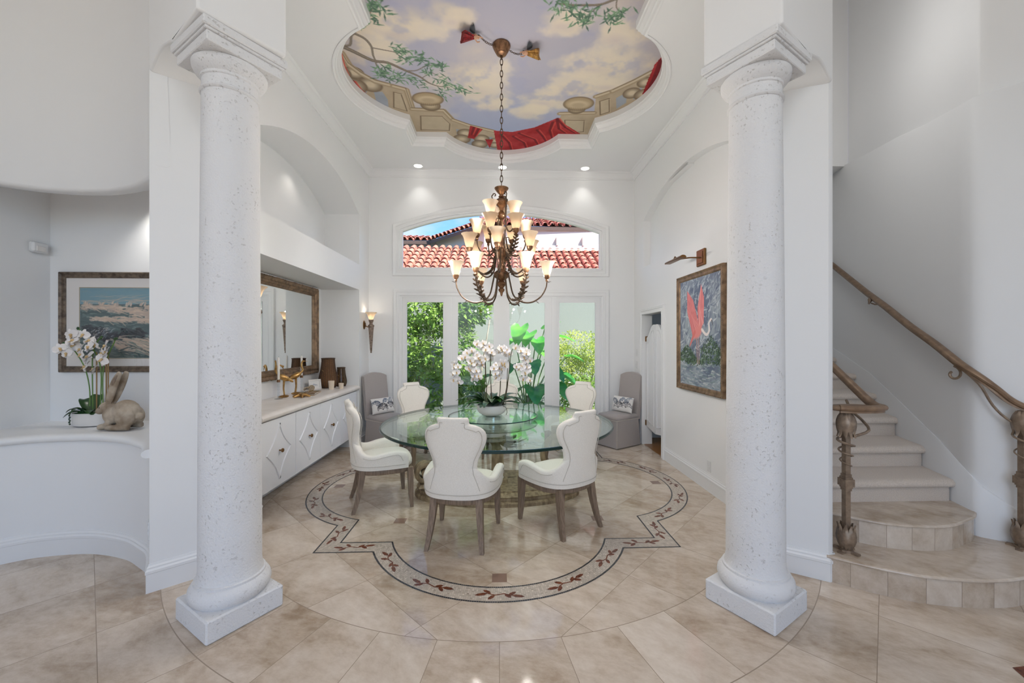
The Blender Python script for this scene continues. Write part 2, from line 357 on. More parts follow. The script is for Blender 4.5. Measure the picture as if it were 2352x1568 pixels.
        for i in range(len(RR)-1):
            for j in range(m-1): F.append((i*m+j, i*m+j+1, (i+1)*m+j+1, (i+1)*m+j))
        if not closed and m > 2: F += [tuple(range(m)), tuple((len(RR)-1)*m+j for j in range(m-1, -1, -1))]
        return s.add(V, F)
    def ball(s, c, r, n=12, M=None):
        rx, ry, rz = r if isinstance(r, (tuple, list)) else (r, r, r)
        RR = []
        for i in range(n//2+1):
            t = PI*i/(n//2); q = max(math.sin(t), .02)
            ring = [Vector((rx*q*math.cos(2*PI*j/n), ry*q*math.sin(2*PI*j/n), -rz*math.cos(t))) for j in range(n)]
            if M is not None: ring = [M @ p for p in ring]
            RR.append([p+Vector(c) for p in ring])
        return s.rings(RR)
    def build(s, name, mats, parent=None, smooth=35, fix=True):
        me = bpy.data.meshes.new(name); me.from_pydata([tuple(p) for p in s.v], [], s.f)
        for m in (mats if isinstance(mats, (list, tuple)) else [mats]): me.materials.append(m)
        if max(s.m or [0]) > 0: me.polygons.foreach_set('material_index', s.m)
        me.validate()
        if fix:
            import bmesh
            b = bmesh.new(); b.from_mesh(me); bmesh.ops.recalc_face_normals(b, faces=b.faces[:]); b.to_mesh(me); b.free()
        if smooth:
            me.shade_smooth(); me.set_sharp_from_angle(angle=R(smooth))
        o = bpy.data.objects.new(name, me); COL.objects.link(o)
        if parent is not None: o.parent = parent
        return o

def tag(o, label=None, cat=None, group=None, kind=None):
    if label: o['label'] = label
    if cat: o['category'] = cat
    if group: o['group'] = group
    if kind: o['kind'] = kind
    return o
def thing(name, label, cat, loc=(0, 0, 0), rz=0.0, group=None):
    o = bpy.data.objects.new(name, None); o.empty_display_size = .1; COL.objects.link(o)
    o.location = loc; o.rotation_euler = (0, 0, rz); return tag(o, label, cat, group)
def struct(mb, name, mats, label=None, parent=None, **k):
    o = mb.build(name, mats, parent, **k)
    if parent is None: tag(o, label, 'building' if label else None, kind='structure'); o['category'] = name.split('_')[0]
    return o
def dup(o, loc=None, rz=None, label=None, parent=None):
    c = o.copy(); COL.objects.link(c)
    if parent is not None: c.parent = parent
    for ch in list(o.children): dup(ch, parent=c)
    if loc is not None: c.location = loc
    if rz is not None: c.rotation_euler = (0, 0, rz)
    if label: c['label'] = label
    return c
def catmull(P, k=8, closed=False):
    P = [Vector(p) for p in P]; out = []; n = len(P)
    for i in range(n if closed else n-1):
        g = lambda j: P[j % n] if closed else P[max(0, min(n-1, j))]
        a, b, c, d = g(i-1), g(i), g(i+1), g(i+2)
        for q in range(k):
            t = q/k; out.append(.5*((2*b)+(c-a)*t+(2*a-5*b+4*c-d)*t*t+(3*b-a-3*c+d)*t**3))
    if not closed: out.append(P[-1])
    return out
def arc(c, r, a0, a1, n): return [(c[0]+r*math.cos(a0+(a1-a0)*i/n), c[1]+r*math.sin(a0+(a1-a0)*i/n)) for i in range(n+1)]

# ------------------------------------------------------------ a small painter: pictures kept as vertex colours of a fine grid
class Art:
    def __init__(s, w, h, res, bg=(200, 200, 200), seed=1):
        s.w, s.h = w, h; s.nx, s.ny = int(w/res)+1, int(h/res)+1
        s.X, s.Y = np.meshgrid(np.linspace(0, w, s.nx), np.linspace(0, h, s.ny)); s.C = np.zeros((s.ny, s.nx, 3))+np.array(bg, float); s.rng = np.random.RandomState(seed)
    def noise(s, scale, octv=4, sx=1.0, sy=1.0, rough=.5, X=None, Y=None):
        X = s.X if X is None else X; Y = s.Y if Y is None else Y; out = 0; amp = 1; tot = 0
        for o in range(octv):
            g = s.rng.rand(64, 64); u = X*scale*sx*2**o; v = Y*scale*sy*2**o
            i = np.floor(u).astype(int); j = np.floor(v).astype(int); fu = u-i; fv = v-j; fu = fu*fu*(3-2*fu); fv = fv*fv*(3-2*fv)
            G_ = lambda a, b: g[b % 64, a % 64]
            out = out+amp*((G_(i, j)*(1-fu)+G_(i+1, j)*fu)*(1-fv)+(G_(i, j+1)*(1-fu)+G_(i+1, j+1)*fu)*fv); tot += amp; amp *= rough
        return out/tot
    def blend(s, a, col):
        a = np.clip(a, 0, 1)[..., None]; s.C = s.C*(1-a)+np.asarray(col, float)*a
    def dist_seg(s, p, q):
        px, py = s.X-p[0], s.Y-p[1]; dx, dy = q[0]-p[0], q[1]-p[1]; t = np.clip((px*dx+py*dy)/(dx*dx+dy*dy+1e-12), 0, 1)
        return np.hypot(px-t*dx, py-t*dy), t
    def inside(s, P):
        m = np.zeros(s.X.shape, bool); n = len(P)
        for i in range(n):
            (x0, y0), (x1, y1) = P[i], P[(i+1) % n]
            if y0 == y1: continue
            c = ((y0 > s.Y) != (y1 > s.Y)) & (s.X < (x1-x0)*(s.Y-y0)/(y1-y0)+x0); m ^= c
        return m
    def poly(s, P, col, a=1.0, var=0, vscale=20):
        m = s.inside(P).astype(float)*a; c = np.array(col, float)
        if var: c = c+(s.noise(vscale, 3)[..., None]-.5)*2*var
        s.blend(m, c)
    def stroke(s, P, w0, col, w1=None, a=1.0):
        w1 = w0 if w1 is None else w1; n = len(P)-1
        for i in range(n):
            wa = w0+(w1-w0)*i/n; wb = w0+(w1-w0)*(i+1)/n; (x0, y0), (x1, y1) = P[i][:2], P[i+1][:2]; mg = max(wa, wb)*1.5
            ix = slice(max(0, int((min(x0, x1)-mg)/s.w*(s.nx-1))), max(0, int((max(x0, x1)+mg)/s.w*(s.nx-1))+2)); iy = slice(max(0, int((min(y0, y1)-mg)/s.h*(s.ny-1))), max(0, int((max(y0, y1)+mg)/s.h*(s.ny-1))+2))
            X, Y = s.X[iy, ix], s.Y[iy, ix]
            if X.size == 0: continue
            dx, dy = x1-x0, y1-y0; t = np.clip(((X-x0)*dx+(Y-y0)*dy)/(dx*dx+dy*dy+1e-12), 0, 1); d = np.hypot(X-x0-t*dx, Y-y0-t*dy); w = (wa+(wb-wa)*t)/2; e = s.w/s.nx
            al = np.clip((w-d)/e+.5, 0, 1)[..., None]*a; s.C[iy, ix] = s.C[iy, ix]*(1-al)+np.array(col, float)*al
    def blob(s, c, rx, ry, col, soft=.5, a=1.0, rot=0.0, nz=None, namp=0):
        X, Y = s.X-c[0], s.Y-c[1]; cs, sn = math.cos(rot), math.sin(rot); d = np.hypot((X*cs+Y*sn)/rx, (-X*sn+Y*cs)/ry)
        if nz is not None: d = d+(nz-.5)*namp
        s.blend(np.clip((1-d)/max(soft, 1e-3), 0, 1)*a, col)
    def mesh(s, name, f3, m, parent=None):
        V = [f3(x, y) for x, y in zip(s.X.ravel(), s.Y.ravel())]; nx, ny = s.nx, s.ny
        F = [(j*nx+i, j*nx+i+1, (j+1)*nx+i+1, (j+1)*nx+i) for j in range(ny-1) for i in range(nx-1)]
        me = bpy.data.meshes.new(name); me.from_pydata(V, [], F); me.materials.append(m)
        c = np.clip(s.C.reshape(-1, 3), 0, 255)/255; c = np.where(c <= .04045, c/12.92, ((c+.055)/1.055)**2.4); c = np.hstack([c, np.ones((len(c), 1))]).astype(np.float32)
        at = me.color_attributes.new('Col', 'FLOAT_COLOR', 'POINT'); at.data.foreach_set('color', c.ravel()); me.shade_smooth()
        o = bpy.data.objects.new(name, me); COL.objects.link(o)
        if parent is not None: o.parent = parent
        return o

# ------------------------------------------------------------ the room shell
XL, XR, YB, ZC, ZF = -2.13, 2.24, 6.56, 4.385, 6.3          # dining side walls, back wall, dining ceiling, foyer ceiling
CX, CY = .0, 4.47                                            # centre of the floor mosaic
b = MB(); b.add([(-5, -4, 0), (5, -4, 0), (5, 6.76, 0), (-5, 6.76, 0)], [(0, 1, 2, 3)])
floor = struct(b, 'floor', M_floor, 'polished beige travertine floor', smooth=0)

def quat(c, a, h, s, n=28):                                  # four lobes between four square corners, counter-clockwise
    r = (h*h+s*s)/(2*s); t = math.asin(min(1, h/r)); P = []
    for q in range(4):
        cs, sn = math.cos(q*PI/2), math.sin(q*PI/2)
        seg = [(a+s-r+r*math.cos(-t+2*t*i/n), r*math.sin(-t+2*t*i/n)) for i in range(n+1)]+[(a, a)]
        P += [(c[0]+x*cs-y*sn, c[1]+x*sn+y*cs) for x, y in seg]
    return P
# mosaic border set into the floor: small squares between two dark lines, with leafy sprigs
def mosaic():
    n = 28; O = quat((CX, CY), 1.415, .965, .615, n); I = quat((CX, CY), 1.255, .85, .615, n)
    def resample(Pa, Pb, step):
        out = []; m = len(Pa)
        for i in range(m):
            a0, a1, b0, b1 = Vector(Pa[i]), Vector(Pa[(i+1) % m]), Vector(Pb[i]), Vector(Pb[(i+1) % m]); k = max(1, round(((a1-a0).length+(b1-b0).length)/2/step))
            for q in range(k): out.append((b0.lerp(b1, q/k), a0.lerp(a1, q/k)))
        return out
    S = resample(O, I, .0145); V = []; F = []; C = []; m = len(S); nr = 12; rr = random.Random(3)
    bm_v = MB()
    for i in range(m):
        p0, p1 = S[i]; q0, q1 = S[(i+1) % m]
        for j in range(nr):
            t0, t1 = (j+.06)/nr, (j+.94)/nr; e = .05
            def at(s, t): return p0.lerp(p1, t).lerp(q0.lerp(q1, t), s)
            o = len(V); V += [(*at(e, t0), .0012), (*at(1-e, t0), .0012), (*at(1-e, t1), .0012), (*at(e, t1), .0012)]; F.append((o, o+1, o+2, o+3))
            if j in (0, nr-1):
                g = 38+rr.random()*22; c = (g, g+2, g+8)
            else:
                g = rr.gauss(0, 10); c = (200+g, 188+g, 174+g)
            C += [c]*4
    o = len(V)
    for p0, p1 in S: V += [(*p0, .0006), (*p1, .0006)]
    for i in range(m): F.append((o+2*i, o+2*((i+1) % m), o+2*((i+1) % m)+1, o+2*i+1))
    C += [(172, 160, 146)]*(2*m)
    me = bpy.data.meshes.new('mosaic_border'); me.from_pydata(V, [], F); me.materials.append(M_mosaic)
    c = np.clip(np.array(C, float), 0, 255)/255; c = np.where(c <= .04045, c/12.92, ((c+.055)/1.055)**2.4); c = np.hstack([c, np.ones((len(c), 1))]).astype(np.float32)
    me.color_attributes.new('Col', 'FLOAT_COLOR', 'POINT').data.foreach_set('color', c.ravel())
    ob = bpy.data.objects.new('mosaic_border', me); COL.objects.link(ob); ob.parent = floor
    # sprigs along the middle of the band
    mid = [(p0+p1)/2 for p0, p1 in S]; cum = [0]
    for i in range(m): cum.append(cum[-1]+(mid[(i+1) % m]-mid[i]).length)
    def along(d):
        d %= cum[-1]; lo = 0; hi = m
        while hi-lo > 1:
            k = (lo+hi)//2
            if cum[k] <= d: lo = k
            else: hi = k
        t = (d-cum[lo])/max(1e-6, cum[lo+1]-cum[lo]); return mid[lo].lerp(mid[(lo+1) % m], t)
    bb = MB(); tot = cum[-1]; per = tot/4
    idx0 = [i for i in range(m)][0]
    lob = 0
    for i in range(n): lob += ((Vector(O[i+1])-Vector(O[i])).length+(Vector(I[i+1])-Vector(I[i])).length)/2
    cent = []
    for q in range(4):
        cent += [q*per+lob*(k+.5)/5 for k in range(5)]; rest = per-lob; cent += [q*per+lob+rest*.26, q*per+lob+rest*.74]
    for k, d in enumerate(cent):
        pts = [along(d+s*.15) for s in (-1, -.5, 0, .5, 1)]; dirv = (pts[4]-pts[0]).normalized(); nrm = Vector((-dirv.y, dirv.x)); c0 = along(d); fl = 1 if k % 2 else -1
        def leaf(p, ang, ln, w):
            e = dirv*math.cos(ang)+nrm*math.sin(ang); f = Vector((-e.y, e.x))
            V2 = [p, p+e*ln*.3+f*w*.5, p+e*ln*.75+f*w*.42, p+e*ln, p+e*ln*.75-f*w*.42, p+e*ln*.3-f*w*.5]
            bb.add([(v.x, v.y, .0021) for v in V2], [(0, 1, 2, 3, 4, 5)])
        st = [c0+dirv*x+nrm*fl*y for x, y in ((-.075, .012), (-.03, -.006), (.03, .006), (.075, -.012))]
        V2 = []
        for i_, p in enumerate(st): V2 += [(*(p+nrm*.0045), .002), (*(p-nrm*.0045), .002)]
        bb.add(V2, [(0, 1, 3, 2), (2, 3, 5, 4), (4, 5, 7, 6)])
        leaf(st[3], -fl*.18, .085, .027); leaf(st[3]-dirv*.02, fl*.62, .062, .026); leaf(st[2], -fl*.75, .06, .026)
        leaf(st[0], PI+fl*.18, .085, .027); leaf(st[0]+dirv*.02, PI-fl*.62, .062, .026); leaf(st[1], PI+fl*.75, .06, .026)
    bb.build('mosaic_sprigs', M_mosaicleaf, floor, smooth=0, fix=False)
mosaic()
b = MB(); b.add([(2.515, 1.877, .0012), (2.93, 1.91, .0012), (2.80, 1.54, .0012), (2.385, 1.51, .0012)], [(0, 1, 2, 3)]); b.build('floor_inlay', M_mosaicleaf, floor, smooth=0)

def wall(name, f3, outer, holes, label, extra=None):
    b = MB(); b.face([outer]+[h[0] for h in holes], f3=lambda u, z: f3(u, z, 0))
    for loop, d, back in holes:
        n = len(loop); V = [f3(*p, 0) for p in loop]+[f3(*p, d) for p in loop]
        b.add(V, [(i, (i+1) % n, n+(i+1) % n, n+i) for i in range(n) if loop[i][1]+loop[(i+1) % n][1] > .001])
        if back: b.face([loop], f3=lambda u, z: f3(u, z, d))
    if extra: extra(b)
    return struct(b, name, M_wall, label, smooth=30)
def arch(u0, u1, z0, zs, rise, n=24):
    h = (u1-u0)/2; r = (h*h+rise*rise)/(2*rise); c = ((u0+u1)/2, zs+rise-r); t = math.asin(h/r)
    return [(u0, z0), (u1, z0)]+arc(c, r, PI/2-t, PI/2+t, n)
fB = lambda u, z, d: Vector((u, YB+d, z)); fL = lambda u, z, d: Vector((XL-d, u, z)); fR = lambda u, z, d: Vector((XR+d, u, z))
DW = [(-1.62, .02), (1.71, .02), (1.71, 2.33), (-1.62, 2.33)]
AW = arch(-1.63, 1.70, 2.78, 3.43, .305)
wall('wall_back', fB, [(XL, 0), (XR, 0), (XR, ZC+.1), (XL, ZC+.1)], [(DW, .2, False), (AW, .2, False)], 'white back wall with arched window over garden doors')
NA = arch(3.62, 6.13, 2.77, 3.53, .32); NL = [(3.62, .0), (6.12, .0), (6.12, 2.385), (3.62, 2.385)]
wall('wall_left', fL, [(2.95, 0), (YB, 0), (YB, ZC+.1), (2.95, ZC+.1)], [(NA, .52, True), (NL, .57, True)], 'white left wall with arched niche above buffet recess')
NR = arch(3.62, 6.14, 2.75, 3.47, .30); DR = [(5.41, .0), (6.145, .0), (6.145, 2.015), (5.41, 2.015)]
wall('wall_right', fR, [(2.95, 0), (YB, 0), (YB, ZC+.1), (2.95, ZC+.1)], [(NR, .11, True), (DR, .14, False)], 'white right wall with shallow arched niche')
# hall seen through the small opening
b = MB(); b.box(2.37, 3.6, 5.2, 5.22, 0, 2.6); b.box(2.37, 3.6, 6.54, 6.56, 0, 2.6); b.box(3.58, 3.6, 5.2, 6.56, 0, 2.6); b.box(2.37, 3.6, 5.2, 6.56, 2.58, 2.6)
struct(b, 'wall_hall', M_wall, 'white hall walls behind the half door', smooth=0)
b = MB(); b.add([(2.25, 5.2, .004), (3.6, 5.2, .004), (3.6, 6.56, .004), (2.25, 6.56, .004)], [(0, 1, 2, 3)]); struct(b, 'floor_hall', M_brownfloor, 'brown hall floor behind the half door', smooth=0)

# dining ceiling with its recess, painted sky above
QC = (.045, 4.42); QO = quat(QC, 1.21, .79, .5, 30)
QR = quat(QC, 1.30, .845, .5, 30)
b = MB(); b.face([[(XL-.4, 2.05), (XR+.4, 2.05), (XR+.4, YB+.2), (XL-.4, YB+.2)], QR[::-1]], f3=lambda x, y: Vector((x, y, ZC)))
ceiling = struct(b, 'ceiling', M_wall, 'white dining ceiling with a lobed recess', smooth=0)
b = MB()
RRp = [[Vector((x, y, ZC)) for x, y in QR]]
for f, z in ((1.0, ZC-.008), (.86, ZC-.012), (.72, ZC-.004), (.62, ZC+.02), (.45, ZC+.026), (.40, ZC+.04), (.18, ZC+.062), (.12, ZC+.085), (.0, ZC+.09), (.0, 4.56)):
    RRp.append([Vector((a[0]+(c[0]-a[0])*f, a[1]+(c[1]-a[1])*f, z)) for a, c in zip(QO, QR)])
b.rings(RRp, True, False, False)
struct(b, 'trim_ceiling', M_trim, 'white stepped moulding around the ceiling recess', smooth=25)

def crown(path, name, label):
    b = MB(); b.sweep(path, [(0, 4.275), (.012, 4.275), (.014, 4.292), (.026, 4.30), (.034, 4.315), (.07, 4.352), (.082, 4.358), (.084, 4.37), (.1, 4.384), (0, 4.384)]); return struct(b, name, M_trim, label, smooth=25)
crown([(XR, 2.95), (XR, YB), (XL, YB), (XL, 2.95)], 'trim_crown', 'white crown moulding around the dining ceiling')
BASE = [(0, 0), (.017, 0), (.017, .118), (.021, .122), (.021, .138), (.013, .148), (.013, .158), (.006, .168), (.004, .18), (0, .18)]
def base(name, path, label): b = MB(); b.sweep(path, BASE); return struct(b, name, M_trim, label, smooth=25)

# curved left wall, its opening and the alcove behind
P0 = (-2.237, 2.618)
CW = [tuple(p)[:2] for p in catmull([(-2.237, 2.618, 0), (-2.40, 2.812, 0), (-2.54, 2.913, 0), (-2.758, 3.034, 0), (-3.074, 3.115, 0), (-3.382, 3.085, 0), (-3.59, 2.98, 0), (-4.1, 2.58, 0), (-4.7, 1.9, 0)], 6)]
LP = [(XL, 3.62), (XL, 3.1), (-1.95, 2.865)]
b = MB(); b.sweep(CW, [(0, 0), (0, .88)]); struct(b, 'wall_alcove', M_wall, 'curved white half wall below the alcove ledge', smooth=50)
b = MB(); b.sweep(CW, [(0, ZF), (0, 2.76), (-.012, 2.742), (-.03, 2.735), (-.085, 2.735), (-.10, 2.75), (-.10, 2.94)]); struct(b, 'wall_header', M_wall, 'curved white wall above the alcove opening', smooth=50)
AB = 3.63; AX = -3.95
b = MB(); b.add([(AX, AB, .8), (-2.2, AB, .8), (-2.2, AB, 2.95), (AX, AB, 2.95)], [(0, 1, 2, 3)]); b.add([(AX, AB, .8), (AX, 2.3, .8), (AX, 2.3, 2.95), (AX, AB, 2.95)], [(0, 1, 2, 3)])
b.add([(-2.262, AB, .8), (-2.262, 2.67, .8), (-2.262, 2.67, 2.95), (-2.262, AB, 2.95)], [(0, 1, 2, 3)]); b.face([[(-2.2, AB), (AX, AB)]+CW[::-1][6:]], f3=lambda x, y: Vector((x, y+.03, 2.93)))
struct(b, 'wall_niche', M_wall, 'white inner walls of the left alcove', smooth=0)
# stone ledge with a rolled front edge
b = MB(); lp = [(-2.25, AB)]+[(-2.25, 2.66)]+CW[3:-6]+[(AX, AB)]
b.prism(lp, .86, .90)
b.sweep(CW[1:-6], [(-.06, .905), (-.01, .907), (.022, .902), (.038, .89), (.042, .875), (.036, .86), (.02, .85), (0, .848)])
struct(b, 'trim_ledge', M_trim, 'white rolled ledge of the left alcove', smooth=50)

# corner piers and beams over them
H = 3.33
b = MB(); b.prism([P0, (-1.95, 2.865), (XL, 3.1), (XL-.06, 3.1), (-2.26, 2.66)], 0, ZF); struct(b, 'wall_pier', M_wall, 'slanted white pier behind the left column', smooth=40)
b = MB(); b.prism([(2.20, 2.597), (1.92, 2.78), (XR, 3.1), (XR+.05, 3.1), (2.262, 2.64), (2.235, 2.605)], 0, ZF); struct(b, 'wall_side', M_wall, 'slanted white pier behind the right column', smooth=40)
base('baseboard_left', LP+CW[:-2], 'white baseboard along the curved left wall')
base('baseboard_right', [(2.265, 2.66), (2.245, 2.606), (2.20, 2.597), (1.92, 2.78), (XR, 3.1), (XR, 5.315)], 'white baseboard along the right wall')
base('baseboard_back', [(-1.735, YB), (XL, YB), (XL, 6.125)], 'white baseboard in the back left corner')
base('baseboard_corner', [(XR, 6.25), (XR, YB), (1.80, YB)], 'white baseboard in the back right corner')
def beam(Pa, F, Rr, name, label, rise=.055):
    Pa, F, Rr = Vector(Pa), Vector(F), Vector(Rr); e = (Pa-F); ln = e.length; e.normalize(); w = Rr-F
    bz = 3.305; pts = [(0, bz), (.40, bz)]
    k = 12; s0 = .40
    for i in range(1, k+1): t = i/k; pts.append((s0+(ln-s0)*t, bz+.02*t+rise*math.sin(PI*t)))
    outl = pts+[(ln, ZF), (0, ZF)]
    ins = .022
    b = MB(); n = len(outl)
    def P(u, z, t): q = F+e*u+w*t; return Vector((q.x, q.y, z))
    # slightly eased lower edges
    V = [P(u, z, ins/ .4 if z < 3.6 else 0) if False else P(u, z, 0) for u, z in outl]; V2 = [P(u, z, 1) for u, z in outl]
    T = tessellate_polygon([[Vector((u, z, 0)) for u, z in outl]])
    b.add(V+V2, [(i, (i+1) % n, n+(i+1) % n, n+i) for i in range(n)]+[tuple(t) for t in T]+[tuple(i+n for i in t) for t in T])
    o = struct(b, name, M_wall, label, smooth=40)
    bv = o.modifiers.new('eased', 'BEVEL'); bv.width = .022; bv.segments = 3; bv.limit_method = 'ANGLE'; bv.angle_limit = R(50)
    return o
beam(P0, (-1.548, 2.088), (-1.275, 2.43), 'trim_beam', 'white beam from the left column to the curved wall')
beam((2.215, 2.585), (1.515, 2.085), (1.265, 2.435), 'trim_lintel', 'white beam from the right column to the pier')
# dining ceiling front edge, foyer ceiling and side walls out of frame
b = MB(); b.box(-1.6, 1.6, 2.05, 2.12, ZC, ZF); b.box(-4.8, 4.8, -3.6, 5.3, ZF, ZF+.1); struct(b, 'ceiling_foyer', M_wall, 'high white foyer ceiling', smooth=0)
b = MB(); b.box(-4.8, -4.7, -3.6, 2.0, 0, ZF); b.box(4.7, 4.8, -3.6, 2.0, 0, ZF); b.box(-4.8, -2.6, -3.7, -3.6, 0, ZF); b.box(2.6, 4.8, -3.7, -3.6, 0, ZF); b.box(-2.6, 2.6, -3.7, -3.6, 4.4, ZF); struct(b, 'wall_foyer', M_wall, 'white foyer side wall', smooth=0)

# stair hall walls
SW = [(4.7, 1.9), (4.3, 2.25), (3.68, 2.68), (3.56, 2.77), (3.515, 2.81), (3.505, 2.86), (3.53, 2.95), (3.66, 3.32), (3.82, 3.73), (4.03, 4.2), (4.2, 4.7), (4.32, 5.2), (4.4, 5.6)]
LZ = [3.46, 3.45, 3.43, 3.42, 3.414, 3.414, 3.42, 3.475, 3.57, 3.67, 3.755, 3.86, 3.95]
b = MB(); n = len(SW); off = []
for i, p in enumerate(SW):
    a = Vector(SW[max(0, i-1)]); c = Vector(SW[min(n-1, i+1)]); d = (c-a).normalized(); off.append(Vector(p)+Vector((d.y, -d.x))*.05)
V = [(p[0], p[1], 0) for p in SW]+[(p[0], p[1], z-.012) for p, z in zip(SW, LZ)]+[(p[0]+(q.x-p[0])*.35, p[1]+(q.y-p[1])*.35, z) for p, q, z in zip(SW, off, LZ)]+[(q.x, q.y, z) for q, z in zip(off, LZ)]+[(q.x, q.y, ZF) for q in off]
b.add(V, [(k*n+i, k*n+i+1, (k+1)*n+i+1, (k+1)*n+i) for k in range(4) for i in range(n-1)])
struct(b, 'wall_stair', M_wall, 'white stair wall with a thin ledge line', smooth=60)
b = MB(); b.add([(2.27, 4.74, 3.74), (4.26, 4.74, 3.74), (4.26, 4.74, ZF), (2.27, 4.74, ZF)], [(0, 1, 2, 3)]); b.add([(2.27, 4.74, 3.74), (4.26, 4.74, 3.74), (4.45, 5.6, 3.74), (2.27, 5.6, 3.74)], [(0, 1, 2, 3)]); b.add([(2.4, 5.6, 0), (4.5, 5.6, 0), (4.5, 5.6, 3.8), (2.4, 5.6, 3.8)], [(0, 1, 2, 3)]); b.add([(2.42, 3.1, 0), (2.42, 5.6, 0), (2.42, 5.6, ZF), (2.42, 3.1, ZF)], [(0, 1, 2, 3)])
struct(b, 'wall_far', M_wall, 'white far wall of the stair hall', smooth=0)

# ------------------------------------------------------------ stairs
def stair_things():
    r = .175; ro = Vector((0, 0))
    def curve(P, n=8): return [tuple(p)[:2] for p in catmull([(x, y, 0) for x, y in P], n)]
    f1 = curve([(2.19, 2.60), (2.36, 2.472), (2.56, 2.365), (2.80, 2.308), (2.95, 2.298), (3.14, 2.312), (3.36, 2.375), (3.60, 2.50), (3.80, 2.60)])
    f2 = curve([(2.42, 2.86), (2.61, 2.705), (2.76, 2.645), (2.95, 2.620), (3.10, 2.635), (3.25, 2.69), (3.40, 2.755), (3.49, 2.82)])
    def step(fr, z0, z1, back, name, label):
        t = thing(name, label, 'stair step', (2.8, 2.9, z0), group='travertine steps at the stair foot')
        b = MB(); P = fr+back; P = [(x-2.8, y-2.9) for x, y in P]
        b.sweep([(x-2.8, y-2.9) for x, y in fr], [(0, 0), (0, z1-z0-.022)]); b.build('riser', M_riser, t, smooth=60)
        b = MB(); b.prism(P, z1-z0-.022, z1-z0); b.sweep([(x-2.8, y-2.9) for x, y in fr], [(0, z1-z0), (-.009, z1-z0-.004), (-.012, z1-z0-.011), (-.009, z1-z0-.018), (0, z1-z0-.022)]); b.build('tread', M_tread, t, smooth=40)
        return t
    step(f1, 0, r, [(3.72, 2.70), (3.54, 2.84), (3.62, 3.15), (2.36, 3.15), (2.31, 2.72)], 'stair_step', 'lowest travertine step, wide and curved, with two newel posts on it')
    step(f2, r, 2*r, [(3.53, 2.95), (3.62, 3.15), (2.45, 3.15)], 'stair_step', 'smaller curved travertine step below the carpeted stairs')
    ys = [3.02, 3.335, 3.712, 4.10, 4.50, 4.90]; xr = [3.54, 3.66, 3.81, 3.985, 4.13, 4.25]; nm = ['first carpeted stair, resting on the travertine step', 'second carpeted stair from the bottom', 'third carpeted stair from the bottom', 'fourth carpeted stair from the bottom', 'fifth carpeted stair from the bottom', 'topmost visible carpeted stair by the pier']
    for i, (y, x) in enumerate(zip(ys, xr)):
        z = 2*r+i*r; y2 = ys[i+1] if i < 5 else 5.19; x2 = xr[i+1] if i < 5 else 4.36
        t = thing('carpeted_stair', 'beige '+nm[i], 'stair step', (2.6, y, z), group='carpeted stairs')
        b = MB(); xl = 2.46; P = [(xl-2.6, .0), (x-2.6-.008, .0), (x2-2.6-.008, y2-y+.03), (xl-2.6, y2-y+.03)]
        b.prism(P, 0, r-.05); b.build('riser', M_carpet, t, smooth=0)
        # tread with a rolled nosing
        b = MB(); prof = [(y2-y+.03, r), (.02, r), (-.018, r-.004), (-.040, r-.02), (-.042, r-.042), (-.03, r-.058), (0, r-.06)]
        RR = []
        for yy, z_ in prof:
            xx = x+(x2-x)*max(0, yy)/(y2-y)-2.6-.002; RR.append([Vector((xl-2.6, yy, z_)), Vector((xx, yy, z_))])
        b.rings(RR, False, False, False)
        e = [Vector((RR[k][1].x, RR[k][1].y, RR[k][1].z)) for k in range(len(RR))]; b.add(e+[Vector((e[0].x, e[0].y, r-.06))], [tuple(range(len(e)+1))])
        b.build('tread', M_carpet, t, smooth=60)
    # skirt board against the stair wall
    sk = [(3.70, 2.667, .36), (3.655, 2.697, .414), (3.523, 2.802, .547), (3.503, 2.84, .60), (3.604, 3.161, .802), (3.776, 3.618, 1.018), (4.03, 4.2, 1.25), (4.155, 4.56, 1.37), (4.3, 5.1, 1.57)]
    b = MB(); V = []
    for x, y, z in sk: V += [(x-.016, y-.008, .1), (x-.016, y-.008, z-.006), (x-.012, y-.006, z), (x+.02, y+.01, z)]
    b.add(V, [(4*i+k, 4*i+k+1, 4*i+k+5, 4*i+k+4) for i in range(len(sk)-1) for k in range(3)]); struct(b, 'trim_skirt', M_trim, 'white skirt board rising beside the stairs', smooth=50)
    # white curb left of the steps
    b = MB(); b.prism([(2.31, 2.72), (2.40, 2.80), (2.47, 3.0), (2.47, 5.1), (2.37, 5.1), (2.37, 3.0), (2.29, 2.8)], 0, .56); struct(b, 'trim_curb', M_trim, 'white curb between the pier and the stairs', smooth=30)
stair_things()

